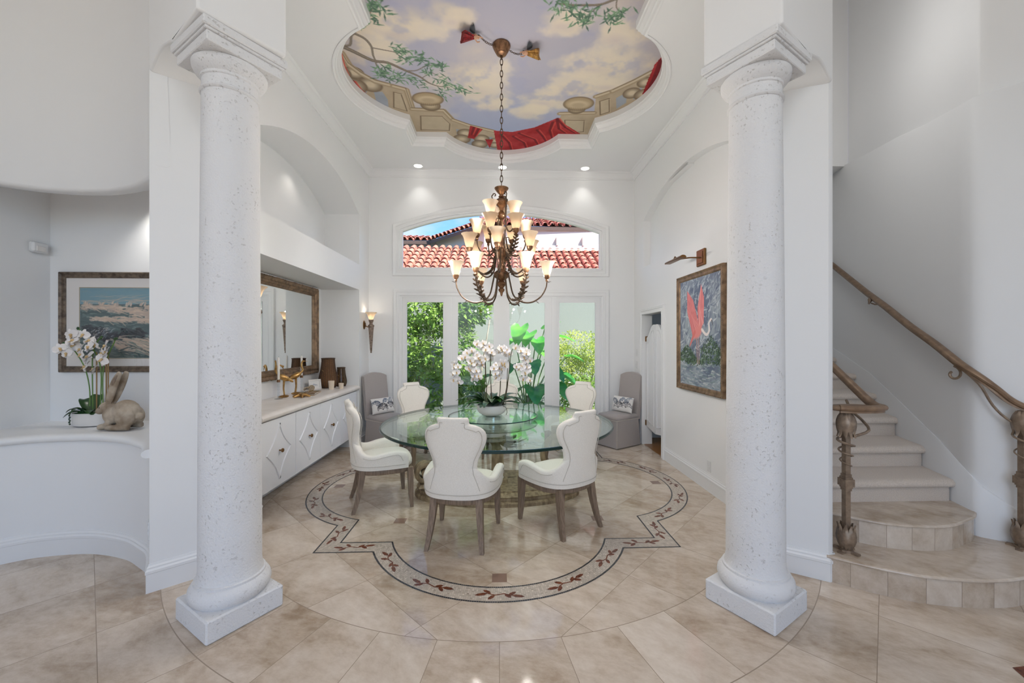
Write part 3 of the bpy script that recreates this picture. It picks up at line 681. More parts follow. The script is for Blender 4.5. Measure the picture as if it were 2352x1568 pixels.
def acanthus(b, c, up, h=.17, r0=.026, r1=.052, n=4):
    for k in range(n*2):                                   # pairs of curled leaves hugging the post
        a = k*PI/n+PI/4; q = Vector((math.cos(a), math.sin(a), 0)); s = Vector((-q.y, q.x, 0)); RR = []
        for i in range(7):
            t = i/6; rr = r0+(r1-r0)*math.sin(PI*min(1, t*1.05))**.8+(.022*max(0, t-.8)/.2); w = .021*math.sin(PI*min(.97, t*.9+.08))+.002
            p = Vector(c)+q*rr+Vector((0, 0, up*h*t)); RR.append([p-s*w-q*.004, p+q*.005, p+s*w-q*.004, p-q*.004])
        b.rings(RR)
def newel(loc, label, turns_side):
    t = thing('newel_post', label, 'newel post', loc)
    b = MB(); b.lathe([(.024, 0), (.024, .95)], n=4, a0=PI/4); b.build('post', M_iron, t, smooth=0)
    b = MB()
    for k in range(4):
        a = k*PI/2; b.box(-.016, .016, .015, .075, 0, .012, Matrix.Rotation(a+.4, 4, 'Z'))
    b.lathe([(.05, 0), (.05, .018), (.03, .02)], n=4, a0=.4); b.build('foot', M_iron, t, smooth=0)
    b = MB()
    for z, w, h in ((.415, .030, .018), (.433, .036, .012), (.445, .046, .05), (.495, .036, .012), (.507, .030, .02)): b.lathe([(w, z), (w, z+h)], n=4, a0=PI/4)
    b.build('collar', M_iron, t, smooth=0)
    b = MB(); acanthus(b, (0, 0, .02), 1); b.build('leaf_cup', M_iron, t, smooth=50)
    b = MB(); acanthus(b, (0, 0, .945), -1, .17); b.build('leaf_cup', M_iron, t, smooth=50)
    return t
nl = newel((2.355, 2.635, .175), 'bronze newel post standing beside the right pier, leaf cups at both ends', 1)
nr = newel((3.60, 2.63, .175), 'bronze newel post at the right picture edge below the long wall rail', -1)
# vine scroll of the left post
b = MB(); P = []
for i in range(70):
    t = i/69; a = -.6+t*2*PI*3.2; rr = .05-.022*t; P.append((rr*math.cos(a), rr*math.sin(a), .79-.22*t))
P = [(.27, .30, .98), (.22, .2, .92), (.205, .10, .87), (.16, .0, .82)]+P
b.tube(catmull(P, 3), [.0095-.006*i/(len(P)*3-2) for i in range(len(P)*3-2)], 7); b.build('vine_scroll', M_iron, nl)
b = MB(); o = Vector((3.60, 2.63, .175)); P = [Vector((3.452, 2.924+q*math.cos(a), 1.355+q*math.sin(a)))-o for a, q in [(PI*.5+PI*1.75*(1-i/13), .018+.040*i/13) for i in range(14)]][:-1]
P += [Vector(p)-o for p in ((3.450, 2.915, 1.412), (3.442, 2.87, 1.402), (3.450, 2.80, 1.335), (3.467, 2.757, 1.268), (3.507, 2.726, 1.148), (3.55, 2.68, 1.06), (3.585, 2.60, 1.0))]
for i in range(60):
    t = i/59; a = 3.9+t*2*PI*2.6; rr = .05-.02*t; P.append((rr*math.cos(a), rr*math.sin(a), .86-.3*t))
P = catmull(P, 3); b.tube(P, [.0095-.006*i/(len(P)-1) for i in range(len(P))], 7)
b.build('vine_scroll', M_iron, nr)
def rail_profile(P, name, label, extra=None):
    t = thing(name, label, 'handrail', P[0]); b = MB(); o = Vector(P[0]); P = [Vector(p)-o for p in P]
    RR = []
    for i in range(len(P)):
        d = (P[min(i+1, len(P)-1)]-P[max(i-1, 0)]).normalized(); sx = d.cross(Vector((0, 0, 1))); sx = sx.normalized() if sx.length > .05 else Vector((1, 0, 0)); up = sx.cross(d)
        RR.append([P[i]+sx*x+up*y for x, y in ((-.026, -.004), (-.031, .008), (-.026, .020), (-.012, .028), (.012, .028), (.026, .020), (.031, .008), (.026, -.004), (.014, -.010), (.014, -.022), (-.014, -.022), (-.014, -.010))])
    b.rings(RR); b.build('rail', M_rail, t, smooth=40); return t
rp = catmull([(3.63, 2.62, 1.135), (3.60, 2.65, 1.155), (3.557, 2.687, 1.20), (3.484, 2.744, 1.306), (3.443, 2.883, 1.434), (3.53, 3.13, 1.58), (3.624, 3.419, 1.74), (3.77, 3.77, 1.93), (3.919, 4.124, 2.11), (4.059, 4.504, 2.329), (4.169, 4.869, 2.559), (4.204, 5.017, 2.658), (4.24, 5.2, 2.78)], 6)
rt = rail_profile(rp, 'handrail', 'long bronze handrail climbing the stair wall')
o = Vector(rp[0]); b = MB()
b.lathe([(.004, 0), (.018, .004), (.022, .03), (.012, .055), (.008, .075)], n=10, M=Matrix.Rotation(R(20), 4, 'Y')@Matrix.Rotation(PI, 4, 'X'), c=Vector((3.87, 4.03, 2.06))-o)
b.tube([Vector((3.87, 4.03, 2.0))-o, Vector((3.90, 4.02, 1.985))-o, Vector((3.96, 4.0, 1.99))-o], .008, 8); b.build('wall_bracket', M_iron, rt)
lp_ = [(2.355+.165*math.cos(a)+.08, 2.635+.06*math.sin(a), 1.145) for a in [PI*1.15+i*PI*.85/10 for i in range(11)]]+[(2.615, 2.70, 1.15), (2.635, 2.78, 1.18), (2.66, 2.92, 1.26), (2.71, 3.15, 1.385), (2.79, 3.5, 1.56), (2.87, 3.9, 1.74)]
lt = rail_profile(catmull(lp_, 5), 'handrail', 'short bronze handrail ending in a flat scroll on the left newel post')
b = MB(); o = Vector(catmull(lp_, 5)[0]); b.lathe([(.02, -.02), (.09, -.012), (.10, .0), (.10, .012), (.085, .02), (.02, .026)], n=28, M=Matrix.Diagonal((1.55, .75, 1, 1)), c=Vector((2.40, 2.64, 1.145))-o); b.build('scroll_cap', M_rail, lt, smooth=50)

# ------------------------------------------------------------ columns
def column(c, ang, label):
    t = thing('stone_column', label, 'column', (c[0], c[1], 0), ang, group='white stone columns')
    b = MB(); b.rbox(-.2, .2, -.2, .2, 0, .125, .008); b.build('plinth', M_stone, t, smooth=0)
    b = MB(); b.lathe([(.155, .12), (.185, .125), (.2, .145), (.207, .17), (.203, .195), (.187, .22), (.178, .225), (.178, .238), (.168, .242)], n=48); b.build('base_moulding', M_stone, t, smooth=40)
    b = MB(); pr = [(.168, .238), (.163, .26), (.158, .29)]+[(.158-.018*((z-.3)/2.75)**1.5, z) for z in np.linspace(.32, 3.03, 12)]; b.lathe(pr, n=48); b.build('shaft', M_stone, t, smooth=40)
    b = MB(); b.lathe([(.14, 3.02), (.147, 3.025), (.152, 3.032), (.147, 3.042), (.141, 3.046), (.139, 3.10), (.146, 3.105), (.147, 3.118), (.152, 3.122), (.172, 3.14), (.185, 3.165), (.187, 3.185), (.18, 3.195)], n=48)
    b.build('capital', M_stone, t, smooth=40)
    b = MB(); b.rbox(-.195, .195, -.195, .195, 3.19, 3.245, .004); b.rbox(-.206, .206, -.206, .206, 3.245, 3.258, .003); b.rbox(-.218, .218, -.218, .218, 3.258, 3.305, .006); b.build('abacus', M_stone, t, smooth=0)
    return t
column((-1.59, 2.41), math.atan2(.34, .227), 'white stone column on the left, pitted shaft, beside the buffet recess')
column((1.556, 2.38), math.atan2(.2, .33), 'white stone column on the right, pitted shaft, in front of the flamingo painting wall')

# ------------------------------------------------------------ garden doors and arched window
def fY(x, y, z): return Vector((x, y, z))
def frame_rect(b, x0, x1, z0, z1, l, r, t, bo, y0, y1):      # stiles and rails
    b.box(x0, x0+l, y0, y1, z0, z1); b.box(x1-r, x1, y0, y1, z0, z1); b.box(x0+l, x1-r, y0, y1, z1-t, z1); b.box(x0+l, x1-r, y0, y1, z0, z0+bo)
DT = [('door_1', -1.587, -.872, .067, .045, 'leftmost glazed garden panel'), ('door_2', -.79, .041, .103, .132, 'left garden door leaf'), ('door_3', .041, .868, .115, .115, 'right garden door leaf'), ('door_4', .941, 1.673, .043, .08, 'rightmost glazed garden panel')]
for nm, x0, x1, l, r, lab in DT:
    b = MB(); frame_rect(b, x0, x1, .03, 2.325, l, r, .075, .2, 6.575, 6.615)
    for (a, c) in ((x0+l, x1-r),):
        b.box(a, a+.008, 6.567, 6.575, .23, 2.25); b.box(c-.008, c, 6.567, 6.575, .23, 2.25); b.box(a, c, 6.567, 6.575, 2.242, 2.25); b.box(a, c, 6.567, 6.575, .23, .238)
    d = struct(b, nm, M_trim, 'white '+lab+' in the back wall', smooth=0); d['category'] = 'door'
    b = MB(); b.box(x0+l-.004, x1-r+.004, 6.594, 6.596, .226, 2.254); b.build('pane', M_pane, d, smooth=0)
b = MB(); b.box(-1.64, -1.587, 6.555, 6.62, 0, 2.33); b.box(-.872, -.79, 6.556, 6.62, 0, 2.33); b.box(.868, .941, 6.556, 6.62, 0, 2.33); b.box(1.673, 1.72, 6.555, 6.62, 0, 2.33); b.box(-1.62, 1.71, 6.558, 6.62, 2.322, 2.35); b.box(-1.62, 1.71, 6.52, 6.7, 0, .03)
b.box(.028, .054, 6.566, 6.58, .04, 2.32); struct(b, 'trim_doorframe', M_trim, 'white frame posts between the garden doors', smooth=0)
CAS = [(0, 0), (0, .020), (.012, .024), (.03, .018), (.055, .018), (.062, .026), (.085, .030), (.10, .034), (.108, .03), (.112, 0)]
def casing(path, name, label, closed=False, f=None, prof=CAS, side=1.0):
    b = MB(); b.sweep(path, prof, closed, f3=f or (lambda u, z, d: Vector((u, YB-d, z))), side=side); return struct(b, name, M_trim, label, smooth=25)
casing([(1.70, 0), (1.70, 2.345), (-1.62, 2.345), (-1.62, 0)], 'trim_doors', 'white moulded casing around the garden doors', side=-1.0)
A1 = arch(-1.63, 1.70, 2.78, 3.43, .305)
casing([(p[0], p[1]) for p in A1], 'trim_window', 'white moulded casing around the arched window', True, side=-1.0)
b = MB(); A0 = arch(-1.65, 1.72, 2.765, 3.435, .31); A2 = arch(-1.588, 1.662, 2.815, 3.40, .298)
m = len(A0); V = [Vector((x, y, z)) for y in (6.57, 6.64) for A in (A0, A2) for x, z in A]
b.add(V, [(i, (i+1) % m, m+(i+1) % m, m+i) for i in range(m)]+[(m+i, m+(i+1) % m, 3*m+(i+1) % m, 3*m+i) for i in range(m)]+[(2*m+i, 2*m+(i+1) % m, 3*m+(i+1) % m, 3*m+i) for i in range(m)])
w1 = struct(b, 'window_1', M_trim, 'white arched window above the garden doors', smooth=25); w1['category'] = 'window'
b = MB(); b.face([A0], f3=lambda x, z: Vector((x, 6.605, z))); b.build('pane', M_pane, w1, smooth=0)

# small opening and half door in the right wall
fRw = lambda u, z, d: Vector((XR-d, u, z))
casing([(5.41, 0), (5.41, 2.015), (6.145, 2.015), (6.145, 0)], 'trim_opening', 'white casing of the small right opening', f=fRw, prof=[(o*.85, h) for o, h in CAS], side=1.0)
b = MB()
def leaf_poly(y0, y1, flip):
    k = 14; top = []
    for i in range(k+1):
        t = i/k; s = t if flip else 1-t
        zz = 1.66+.19*(.5-.5*math.cos(PI*min(1, s*1.25))) if s < .8 else 1.85
        top.append((y1+(y0-y1)*t, zz))
    return [(y0, .24+(.0 if flip else .05)), (y1, .24+(.05 if flip else .0))]+top
t = thing('half_door', 'white swinging half door with curved top in the small right opening', 'door', (2.30, 5.78, .2))
for y0, y1, fl in ((5.43, 5.775, False), (5.785, 6.13, True)):
    P = leaf_poly(y0, y1, fl); f3 = Matrix(((0, 0, 1, 0), (1, 0, 0, -5.78), (0, 1, 0, -.2), (0, 0, 0, 1)))
    b = MB(); b.prism(P, -.015, .015, f3); lf = b.build('door_leaf', M_trim, t, smooth=0)
    cy, cz = (y0+y1)/2, 1.0; Q = [(cy+(y-cy)*.66, z-.09 if z > 1 else z+.10) for y, z in P]; b = MB()
    b.tube([f3 @ Vector((y, z, -.017)) for y, z in Q], .008, 6, closed=True); b.build('panel_moulding', M_trim, lf)
for z in (.30, 1.60):
    b = MB(); b.rbox(-.03, .02, 6.125-5.78, 6.15-5.78, z-.2, z-.12, .003); b.build('hinge', M_brass, t, smooth=0)

# ------------------------------------------------------------ garden and the neighbouring house
b = MB(); b.add([(-14, 6.7, -.08), (14, 6.7, -.08), (14, 30, -.08), (-14, 30, -.08)], [(0, 1, 2, 3)]); g = struct(b, 'ground_garden', M_lawn, 'garden soil outside the glass doors', smooth=0)
b = MB(); rr = random.Random(11)
for i in range(9000):
    x = rr.uniform(-3.5, 4.2); y = 6.95+rr.random()**1.3*2.2; a = rr.random()*PI; h = rr.uniform(.04, .085); w = .006; dx, dy = math.cos(a)*w, math.sin(a)*w; lx, ly = rr.gauss(0, .02), rr.gauss(0, .02)
    b.add([(x-dx, y-dy, -.08), (x+dx, y+dy, -.08), (x+lx, y+ly, -.08+h)], [(0, 1, 2)])
tag(b.build('lawn_grass', M_grass, smooth=0, fix=False), 'short green lawn grass outside the garden doors', 'grass', kind='stuff')
b = MB(); b.box(-9, 9, 10.2, 10.35, -.1, 2.95); struct(b, 'wall_garden', M_gwall, 'pale green garden wall under the lower roof', smooth=0)
b = MB(); b.rbox(-4, .6, 8.05, 8.2, -.1, .14, .01); struct(b, 'trim_kerb', M_hwall, 'concrete kerb of the hedge bed', smooth=0)

def leaf_quad(b, p, d, up, ln, w, fold=.25):
    d = d.normalized(); s = d.cross(up); s = s.normalized() if s.length > 1e-4 else d.orthogonal().normalized(); n = s.cross(d)
    q = [p, p+d*ln*.35+s*w*.5+n*w*fold, p+d*ln*.75+s*w*.35+n*w*fold*.7, p+d*ln, p+d*ln*.75-s*w*.35+n*w*fold*.7, p+d*ln*.35-s*w*.5+n*w*fold, p+d*ln*.35, p+d*ln*.75]
    b.add(q, [(0, 6, 1), (1, 6, 7, 2), (2, 7, 3), (0, 5, 6), (5, 4, 7, 6), (4, 3, 7)])
def bush(name, label, cat, base, regions, count, ln, w, m, seed, group=None, stems=((0, 0, .03),), top=1.5, upb=.3):
    t = thing(name, label, cat, base, group=group); r = random.Random(seed); b = MB()
    for i in range(count):
        c, rad = r.choice(regions)
        while True:
            q = Vector((r.uniform(-1, 1), r.uniform(-1, 1), r.uniform(-1, 1)))
            if .25 < q.length < 1: break
        q = q*(q.length**-.45); q = q if q.length < 1.05 else q.normalized()
        p = Vector(c)+Vector((q.x*rad[0], q.y*rad[1], q.z*rad[2])); d = (q*.7+Vector((r.gauss(0, .6), r.gauss(0, .6)-.2, r.gauss(0, .5)+upb-.35)))
        leaf_quad(b, p, d, Vector((r.gauss(0, .4), r.gauss(0, .4)-.35, 1)), ln*r.uniform(.6, 1.25), w*r.uniform(.7, 1.2))
    b.build('foliage', m, t, smooth=0, fix=False)
    b = MB()
    for sx, sy, sr in stems:
        P = [Vector((sx, sy, 0))]
        for k in range(1, 6): P.append(Vector((sx+sx*.5*k/5+r.gauss(0, .04), sy+r.gauss(0, .04), top*k/5)))
        b.tube(P, [sr*(1-.12*k) for k in range(6)], 7)
    b.build('trunk', M_bark, t, smooth=50); return t
reg = [((-1.0, 0, .5), (.75, .45, .6)), ((0, 0, .6), (.8, .5, .7)), ((-.8, 0, 1.5), (.8, .5, .8)), ((.25, .05, 1.6), (.75, .45, .8)), ((-.7, 0, 2.5), (.9, .5, .7)), ((.3, 0, 2.45), (.85, .5, .7)), ((.9, -.05, .5), (.35, .35, .5)), ((.75, .1, 2.5), (.6, .4, .5))]
bush('hedge_shrub', 'tall glossy green hedge shrub outside the left garden doors', 'shrub', (-1.55, 9.0, -.08), reg, 9000, .15, .062, M_hedge, 5, stems=((-.8, 0, .04), (-.2, .1, .05), (.4, 0, .04), (.9, .05, .03)), top=2.2)
reg = [((0, 0, 1.55), (.62, .5, .38)), ((-.35, 0, 1.25), (.4, .4, .35)), ((.35, 0, 1.3), (.45, .4, .4)), ((.1, 0, .95), (.5, .4, .4)), ((0, 0, .5), (.4, .35, .35))]
bush('small_leaf_shrub', 'airy shrub with small yellow green leaves outside the rightmost garden panel', 'shrub', (1.82, 9.1, -.08), reg, 7000, .055, .03, M_shrub, 8, stems=((-.15, 0, .03), (.05, .05, .035), (.2, -.05, .025), (.12, .1, .02)), top=1.3)
bush('low_shrub', 'low dark green shrub at the foot of the small leaf shrub', 'shrub', (1.75, 8.7, -.08), [((0, 0, .55), (.5, .3, .38))], 700, .085, .04, M_hedge, 9, stems=((0, 0, .02),), top=.4)

def ear_leaf(b, base, d, ln, w, droop=.25):
    d = Vector(d).normalized(); s = d.cross(Vector((0, 0, 1))); s = s.normalized() if s.length > .05 else Vector((1, 0, 0)); n = s.cross(d); K = 12; rows = []
    for i in range(K+1):
        t = -.22+1.22*i/K; hw = w*.5*max(0, (1-max(0, t)**1.7))**.75*(1 if t > 0 else (1+t*1.2)); row = []
        for j in range(9):
            u = -1+2*j/8; wob = 1+.05*math.sin(i*2.1)*(abs(u) > .7)
            if t < 0: u2 = u if abs(u) > .25 else math.copysign(.25, u) if u else 0; off = hw*(.35+.65*abs(u))*(1 if u > 0 else -1 if u < 0 else 0)
            else: off = hw*u*wob
            z = -droop*ln*max(0, t)**2+hw*abs(u)**1.5*.28
            row.append(base+d*ln*(t if t > 0 or j != 4 else 0)+s*off+n*z)
        rows.append(row)
    b.rings(rows, False)
t = thing('elephant_ear_plant', 'elephant ear plant with big bright green leaves outside the right door leaf', 'plant', (.62, 8.6, -.08)); rr = random.Random(4)
spec = [(.02, -.1, 1.86, .42, M_ear, (-.3, -.8, -.5)), (-.17, -.15, 1.98, .46, M_ear, (-.25, -.6, -.7)), (.17, -.1, 1.72, .42, M_ear, (.1, -.8, -.55)), (.38, .0, 1.98, .36, M_ear, (.5, -.2, .35)), (.62, -.1, 1.78, .42, M_ear, (.9, -.3, -.05)), (-.30, .05, 1.70, .36, M_ear, (-.6, -.5, -.3)), (-.35, -.25, 1.2, .4, M_ear2, (-.3, -.9, -.3)), (.05, -.35, 1.25, .44, M_ear2, (.1, -1, -.35)), (.45, -.3, 1.12, .46, M_ear2, (.6, -.8, -.4)), (.55, -.25, .75, .5, M_ear2, (.5, -.9, -.35)), (.1, -.4, .72, .52, M_ear2, (0, -1, -.35)), (-.3, -.3, .68, .46, M_ear2, (-.5, -.8, -.4)), (.35, -.4, .4, .5, M_ear2, (.3, -1, -.3)), (-.15, -.45, .38, .5, M_ear2, (-.2, -1, -.3)), (.85, -.2, 1.36, .36, M_ear, (.9, -.5, -.1)), (.3, -.05, 1.45, .4, M_ear, (.4, -.7, -.3)), (.72, .05, .95, .44, M_ear2, (.6, -.6, -.2)), (-.62, -.2, .55, .4, M_ear2, (-.7, -.7, -.2)), (-.9, -.15, .3, .34, M_ear, (-.6, -.8, .1)), (-.75, -.1, .95, .3, M_ear2, (-.6, -.7, .1))]
for x, y, z, ln, m_, d in spec:
    b = MB(); ear_leaf(b, Vector((x, y, z)), d, ln, ln*.86); lf = b.build('leaf', m_, t, smooth=180, fix=False)
    b = MB(); b.tube(catmull([(x*.15, .1+y*.1, .0), (x*.4, .05, z*.5), (x*.85, y*.6, z*.92), (x, y, z)], 5), .012, 6); b.build('leaf_stalk', M_stalk, lf)
b = MB(); b.tube([(0, .1, 0), (.02, .1, .3), (0, .1, .5)], [.06, .05, .04], 8); b.build('stem', M_bark, t)
t = thing('strap_leaf_plant', 'thin strap leaved plant low behind the table orchid', 'plant', (-.45, 8.4, -.08)); b = MB(); rr = random.Random(6)
for i in range(46):
    a = rr.uniform(0, 2*PI); h = rr.uniform(.5, 1.05); o = rr.uniform(.15, .5); P = catmull([(0, 0, 0), (math.cos(a)*o*.3, math.sin(a)*o*.3, h*.6), (math.cos(a)*o, math.sin(a)*o, h)], 3); s = Vector((-math.sin(a), math.cos(a), 0))
    b.rings([[p-s*.014*(1-i_/7), p+s*.014*(1-i_/7)] for i_, p in enumerate(P)], False)
b.build('leaves', M_fern, t, smooth=0, fix=False)

# barrel tile roofs, each row of tiles modelled; the tiles are the roof's surface pattern
def roof(name, label, origin, u, v, nu, rows, wd=.235, ln=.36, group=None, hip=None, m=M_tile):
    t = thing(name, label, 'roof', origin, group=group); u = Vector(u).normalized(); v = Vector(v).normalized(); n = u.cross(v).normalized(); n = n if n.z > 0 else -n; b = MB(); bp = MB(); K = 7; rr = random.Random(nu)
    for i in range(nu):
        for j in range(rows):
            if hip and not hip(i, j): continue
            jit = rr.gauss(0, .008); p = u*(i*wd+jit)+v*(j*ln)+n*rr.gauss(0, .004); RR = []
            for e, (s, lift) in enumerate(((0, .030), (ln*1.12, -.005))):
                rad = .088-.012*e
                RR.append([p+v*s+u*(rad*math.cos(PI*k/K))+n*(rad*math.sin(PI*k/K)*.95+lift) for k in range(K+1)])
            RR.insert(0, [p+u*((.088-.014)*math.cos(PI*k/K))+n*((.088-.014)*math.sin(PI*k/K)*.95+.030) for k in range(K+1)])
            b.rings(RR, False)
            q = p+u*wd*.5; bp.rings([[q+v*s+u*(-.075+.15*k/4)+n*(.012+lift-.05*math.sin(PI*k/4)) for k in range(5)] for s, lift in ((0, .03), (ln*1.12, .0))], False)
    b.build('cover_tiles', m, t, smooth=40, fix=False); bp.build('pan_tiles', M_tiled, t, smooth=40, fix=False)
    bb = MB()
    if not hip: bb.rings([[-u*.1-n*.02, u*(nu*wd)-n*.02], [-u*.1+v*rows*ln-n*.02, u*(nu*wd)+v*rows*ln-n*.02]], False); 
    bb.rings([[-u*.1-n*.03, u*(nu*wd)-n*.03], [-u*.1-n*.03-Vector((0, 0, .12)), u*(nu*wd)-n*.03-Vector((0, 0, .12))]], False); bb.build('eave_board', M_fascia, t, smooth=0, fix=False); return t
roof('tiled_roof', 'lower terracotta barrel tile roof filling the bottom of the arched window', (-4.0, 10.12, 2.95), (1, 0, 0), (0, .87, .49), 36, 10)
hs = thing('neighbour_house', 'pale stucco upper storey of the neighbouring house behind the lower roof', 'building', (0, 13, 0))
b = MB(); b.box(-.5, 7, 0, .2, 0, 5.36); b.add([(-.5, 0, 0), (-.5, 0, 5.36), (-2.35, 1.95, 5.36), (-2.35, 1.95, 0)], [(0, 1, 2, 3)]); b.box(-9, -2.3, 1.95, 2.1, 0, 5.36); b.build('wall', M_hwall, hs, smooth=0)
b = MB(); b.box(-.4, 7, -.10, .0, 4.55, 4.72)
for x in (1.0, 1.85, 2.7, 3.5): b.box(x, x+.05, -.13, 0, 4.72, 5.0)
b.build('cornice_band', M_hwall, hs, smooth=0)
for x, w in ((2.28, .34), (.68, .40)):
    b = MB(); frame_rect(b, x, x+w, 4.33, 4.53, .03, .03, .03, .03, -.05, .01); v_ = b.build('vent', M_fascia, hs, smooth=0)
    b = MB(); b.box(x+.02, x+w-.02, -.01, .0, 4.35, 4.51); 
    for k in range(3): b.tube([(x+.06+.07*k, -.03, 4.36), (x+.11+.07*k, -.03, 4.43), (x+.07+.07*k, -.03, 4.5)], .008, 5)
    b.build('vent_grille', M_hwall, v_, smooth=0)
b = MB(); b.box(-5, 6, -.3, .02, 4.18, 4.26); b.build('flashing', M_hwall, hs, smooth=0)
roof('tiled_roof', 'upper terracotta roof at the top right of the arched window', (-.62, 12.86, 5.36), (1, .03, 0), (0, .9, .42), 26, 5)
roof('tiled_roof', 'terracotta roof wing slanting up toward the sky left of the chandelier', (-2.55, 14.65, 5.32), (.68, -.73, 0), (.2, .9, .36), 11, 3, wd=.24)
roof('tiled_roof', 'far terracotta roof at the left edge of the arched window', (-9.0, 14.7, 5.32), (1, 0, 0), (0, .94, .30), 27, 4, wd=.24)

# ------------------------------------------------------------ buffet, worktop, mirror
GB = 'white buffet cabinet units'
ybs = [3.66, 4.289, 4.88, 5.478, 6.09]; wh = ['nearest the left column', 'second from the left column', 'third from the left column, behind the left armchair', 'farthest from the left column, by the recess corner']
for i in range(4):
    y0, y1 = ybs[i], ybs[i+1]; c = (y0+y1)/2
    t = thing('buffet_cabinet', 'white buffet cabinet unit with diamond moulding, '+wh[i], 'cabinet', (-2.4, c, 0), group=GB); hw = (y1-y0)/2
    b = MB(); b.box(-.28, .22, -hw+.001, hw-.001, .19, .855); b.box(-.28, -.02, -hw+.001, hw-.001, .004, .19); b.build('carcass', M_cab, t, smooth=0)
    b = MB(); b.rbox(.222, .244, -hw+.004, hw-.004, .195, .853, .002); d = b.build('door', M_cab, t, smooth=0)
    b = MB(); T, Rr, Bm, Lf = (0, .80), (.215, .535), (0, .265), (-.215, .535)
    for p, q in ((T, Rr), (Rr, Bm), (Bm, Lf), (Lf, T)):
        P = []
        for k in range(13):
            s = k/12; y = p[0]+(q[0]-p[0])*s; z = p[1]+(q[1]-p[1])*s; w = .026*math.sin(PI*s); y += -math.copysign(w, p[0]+q[0]); z += math.copysign(w*.4, .535*2-p[1]-q[1]) ; P.append(Vector((.246, y, z)))
        b.rings([[a+Vector((0, o, 0))+Vector((h, 0, 0)) for o, h in ((-.013, -.002), (-.010, .008), (.010, .008), (.013, -.002))] for a in P])
    b.build('diamond_moulding', M_cab, d, smooth=30)
    b = MB(); b.lathe([(.008, .0), (.006, .018), (.016, .024), (.021, .032), (.017, .040), (.004, .043)], c=(.243, 0, .535), n=16, M=Matrix.Rotation(PI/2, 4, 'Y')); b.build('knob', M_brass, d)
t = thing('buffet_worktop', 'white stone buffet worktop with rolled front edge', 'worktop', (-2.4, 4.87, .86))
b = MB(); RR = [[Vector((x, y, z)) for x, z in ((-.295, 0), (.245, 0), (.268, .008), (.284, .024), (.286, .042), (.276, .060), (.255, .072), (.23, .075), (-.295, .075))] for y in (-1.245, 1.245)]; b.rings(RR); b.build('slab', mat('white_worktop_stone', (232, 226, 220), .35, col2=(222, 214, 206), nscale=6), t, smooth=35)
CT = .935
t = thing('wall_mirror', 'large gilt framed mirror above the buffet', 'mirror', (-2.695, 4.87, 1.755))
b = MB(); FR = [(0, 0), (0, .035), (-.012, .055), (-.02, .05), (-.04, .042), (-.055, .05), (-.075, .048), (-.085, .032), (-.098, .03), (-.105, .018), (-.11, .018), (-.115, .0)]
b.sweep([(1.05, -.605), (1.05, .605), (-1.05, .605), (-1.05, -.605)], [(-o, h) for o, h in FR], True, f3=lambda u, z, d: Vector((d+.003, u, z)))
b.build('frame', M_frame, t, smooth=25)
b = MB(); rr = random.Random(2)
for u0, z0, u1, z1 in ((1.045, -.6, 1.045, .6), (-1.045, .6, 1.045, .6), (-1.045, -.6, 1.045, -.6), (-1.045, -.6, -1.045, .6)):
    k = int(math.hypot(u1-u0, z1-z0)/.028)
    for i in range(k):
        s = (i+.5)/k; b.ball((.045, u0+(u1-u0)*s, z0+(z1-z0)*s), (.010, .012*rr.uniform(.7, 1.2), .012*rr.uniform(.7, 1.2)), 6)
b.build('frame_carving', M_frame, t, smooth=60)
b = MB(); b.box(.004, .016, -.94, .94, -.495, .495); b.build('mirror_pane', M_mirror, t, smooth=0)
# two spots tucked under the recess soffit and one in the arched niche
light('buffet_spot', 'SPOT', (-2.5, 4.2, 2.37), 5, (1, .93, .84), (0, R(14), 0), spot_size=R(95), spot_blend=.8, shadow_soft_size=.03)
light('niche_spot', 'SPOT', (-2.42, 5.1, 3.80), 3, (1, .93, .85), (0, R(14), 0), spot_size=R(110), spot_blend=.9, shadow_soft_size=.03)
light('alcove_spot', 'SPOT', (-2.9, 3.45, 2.91), 22, (1, .96, .9), (R(16), 0, 0), spot_size=R(100), spot_blend=.8, shadow_soft_size=.03)

# ------------------------------------------------------------ ornaments on the buffet
def candlestick(x, y, lab):
    t = thing('crystal_candlestick', lab, 'candlestick', (x, y, CT)); b = MB(); pr = [(.045, 0), (.046, .006), (.03, .012), (.012, .02)]
    for k in range(9): z = .025+k*.018; pr += [(.010, z), (.019 if k % 2 == 0 else .015, z+.009)]
    pr += [(.012, .19), (.018, .195)]; b.lathe(pr, n=10); b.build('stem', M_crystal, t, smooth=20)
    b = MB(); b.lathe([(.018, .193), (.019, .2), (.0175, .21), (.0185, .222), (.012, .222)], n=16); b.build('candle_cup', M_bronze, t)
    c = thing('taper_candle', 'white taper candle '+lab.split('candlestick ')[1], 'candle', (x, y, CT+.2235)); b = MB(); b.lathe([(.0125, .0), (.0125, .235), (.009, .252), (.003, .258)], n=14); b.build('wax', M_candle, c)
    b = MB(); b.tube([(0, 0, .25), (0, 0, .268)], .0012, 5); b.build('wick', M_dark, c)
candlestick(-2.56, 4.70, 'tall crystal candlestick left of the gold bird figurines')
candlestick(-2.585, 5.29, 'crystal candlestick between the gold birds and the small white picture frame')
def remesh(o, v, smooth=True):
    m = o.modifiers.new('skin', 'REMESH'); m.mode = 'VOXEL'; m.voxel_size = v; m.use_smooth_shade = True
    if smooth: s = o.modifiers.new('soft', 'SMOOTH'); s.factor = .5; s.iterations = 4
    return o
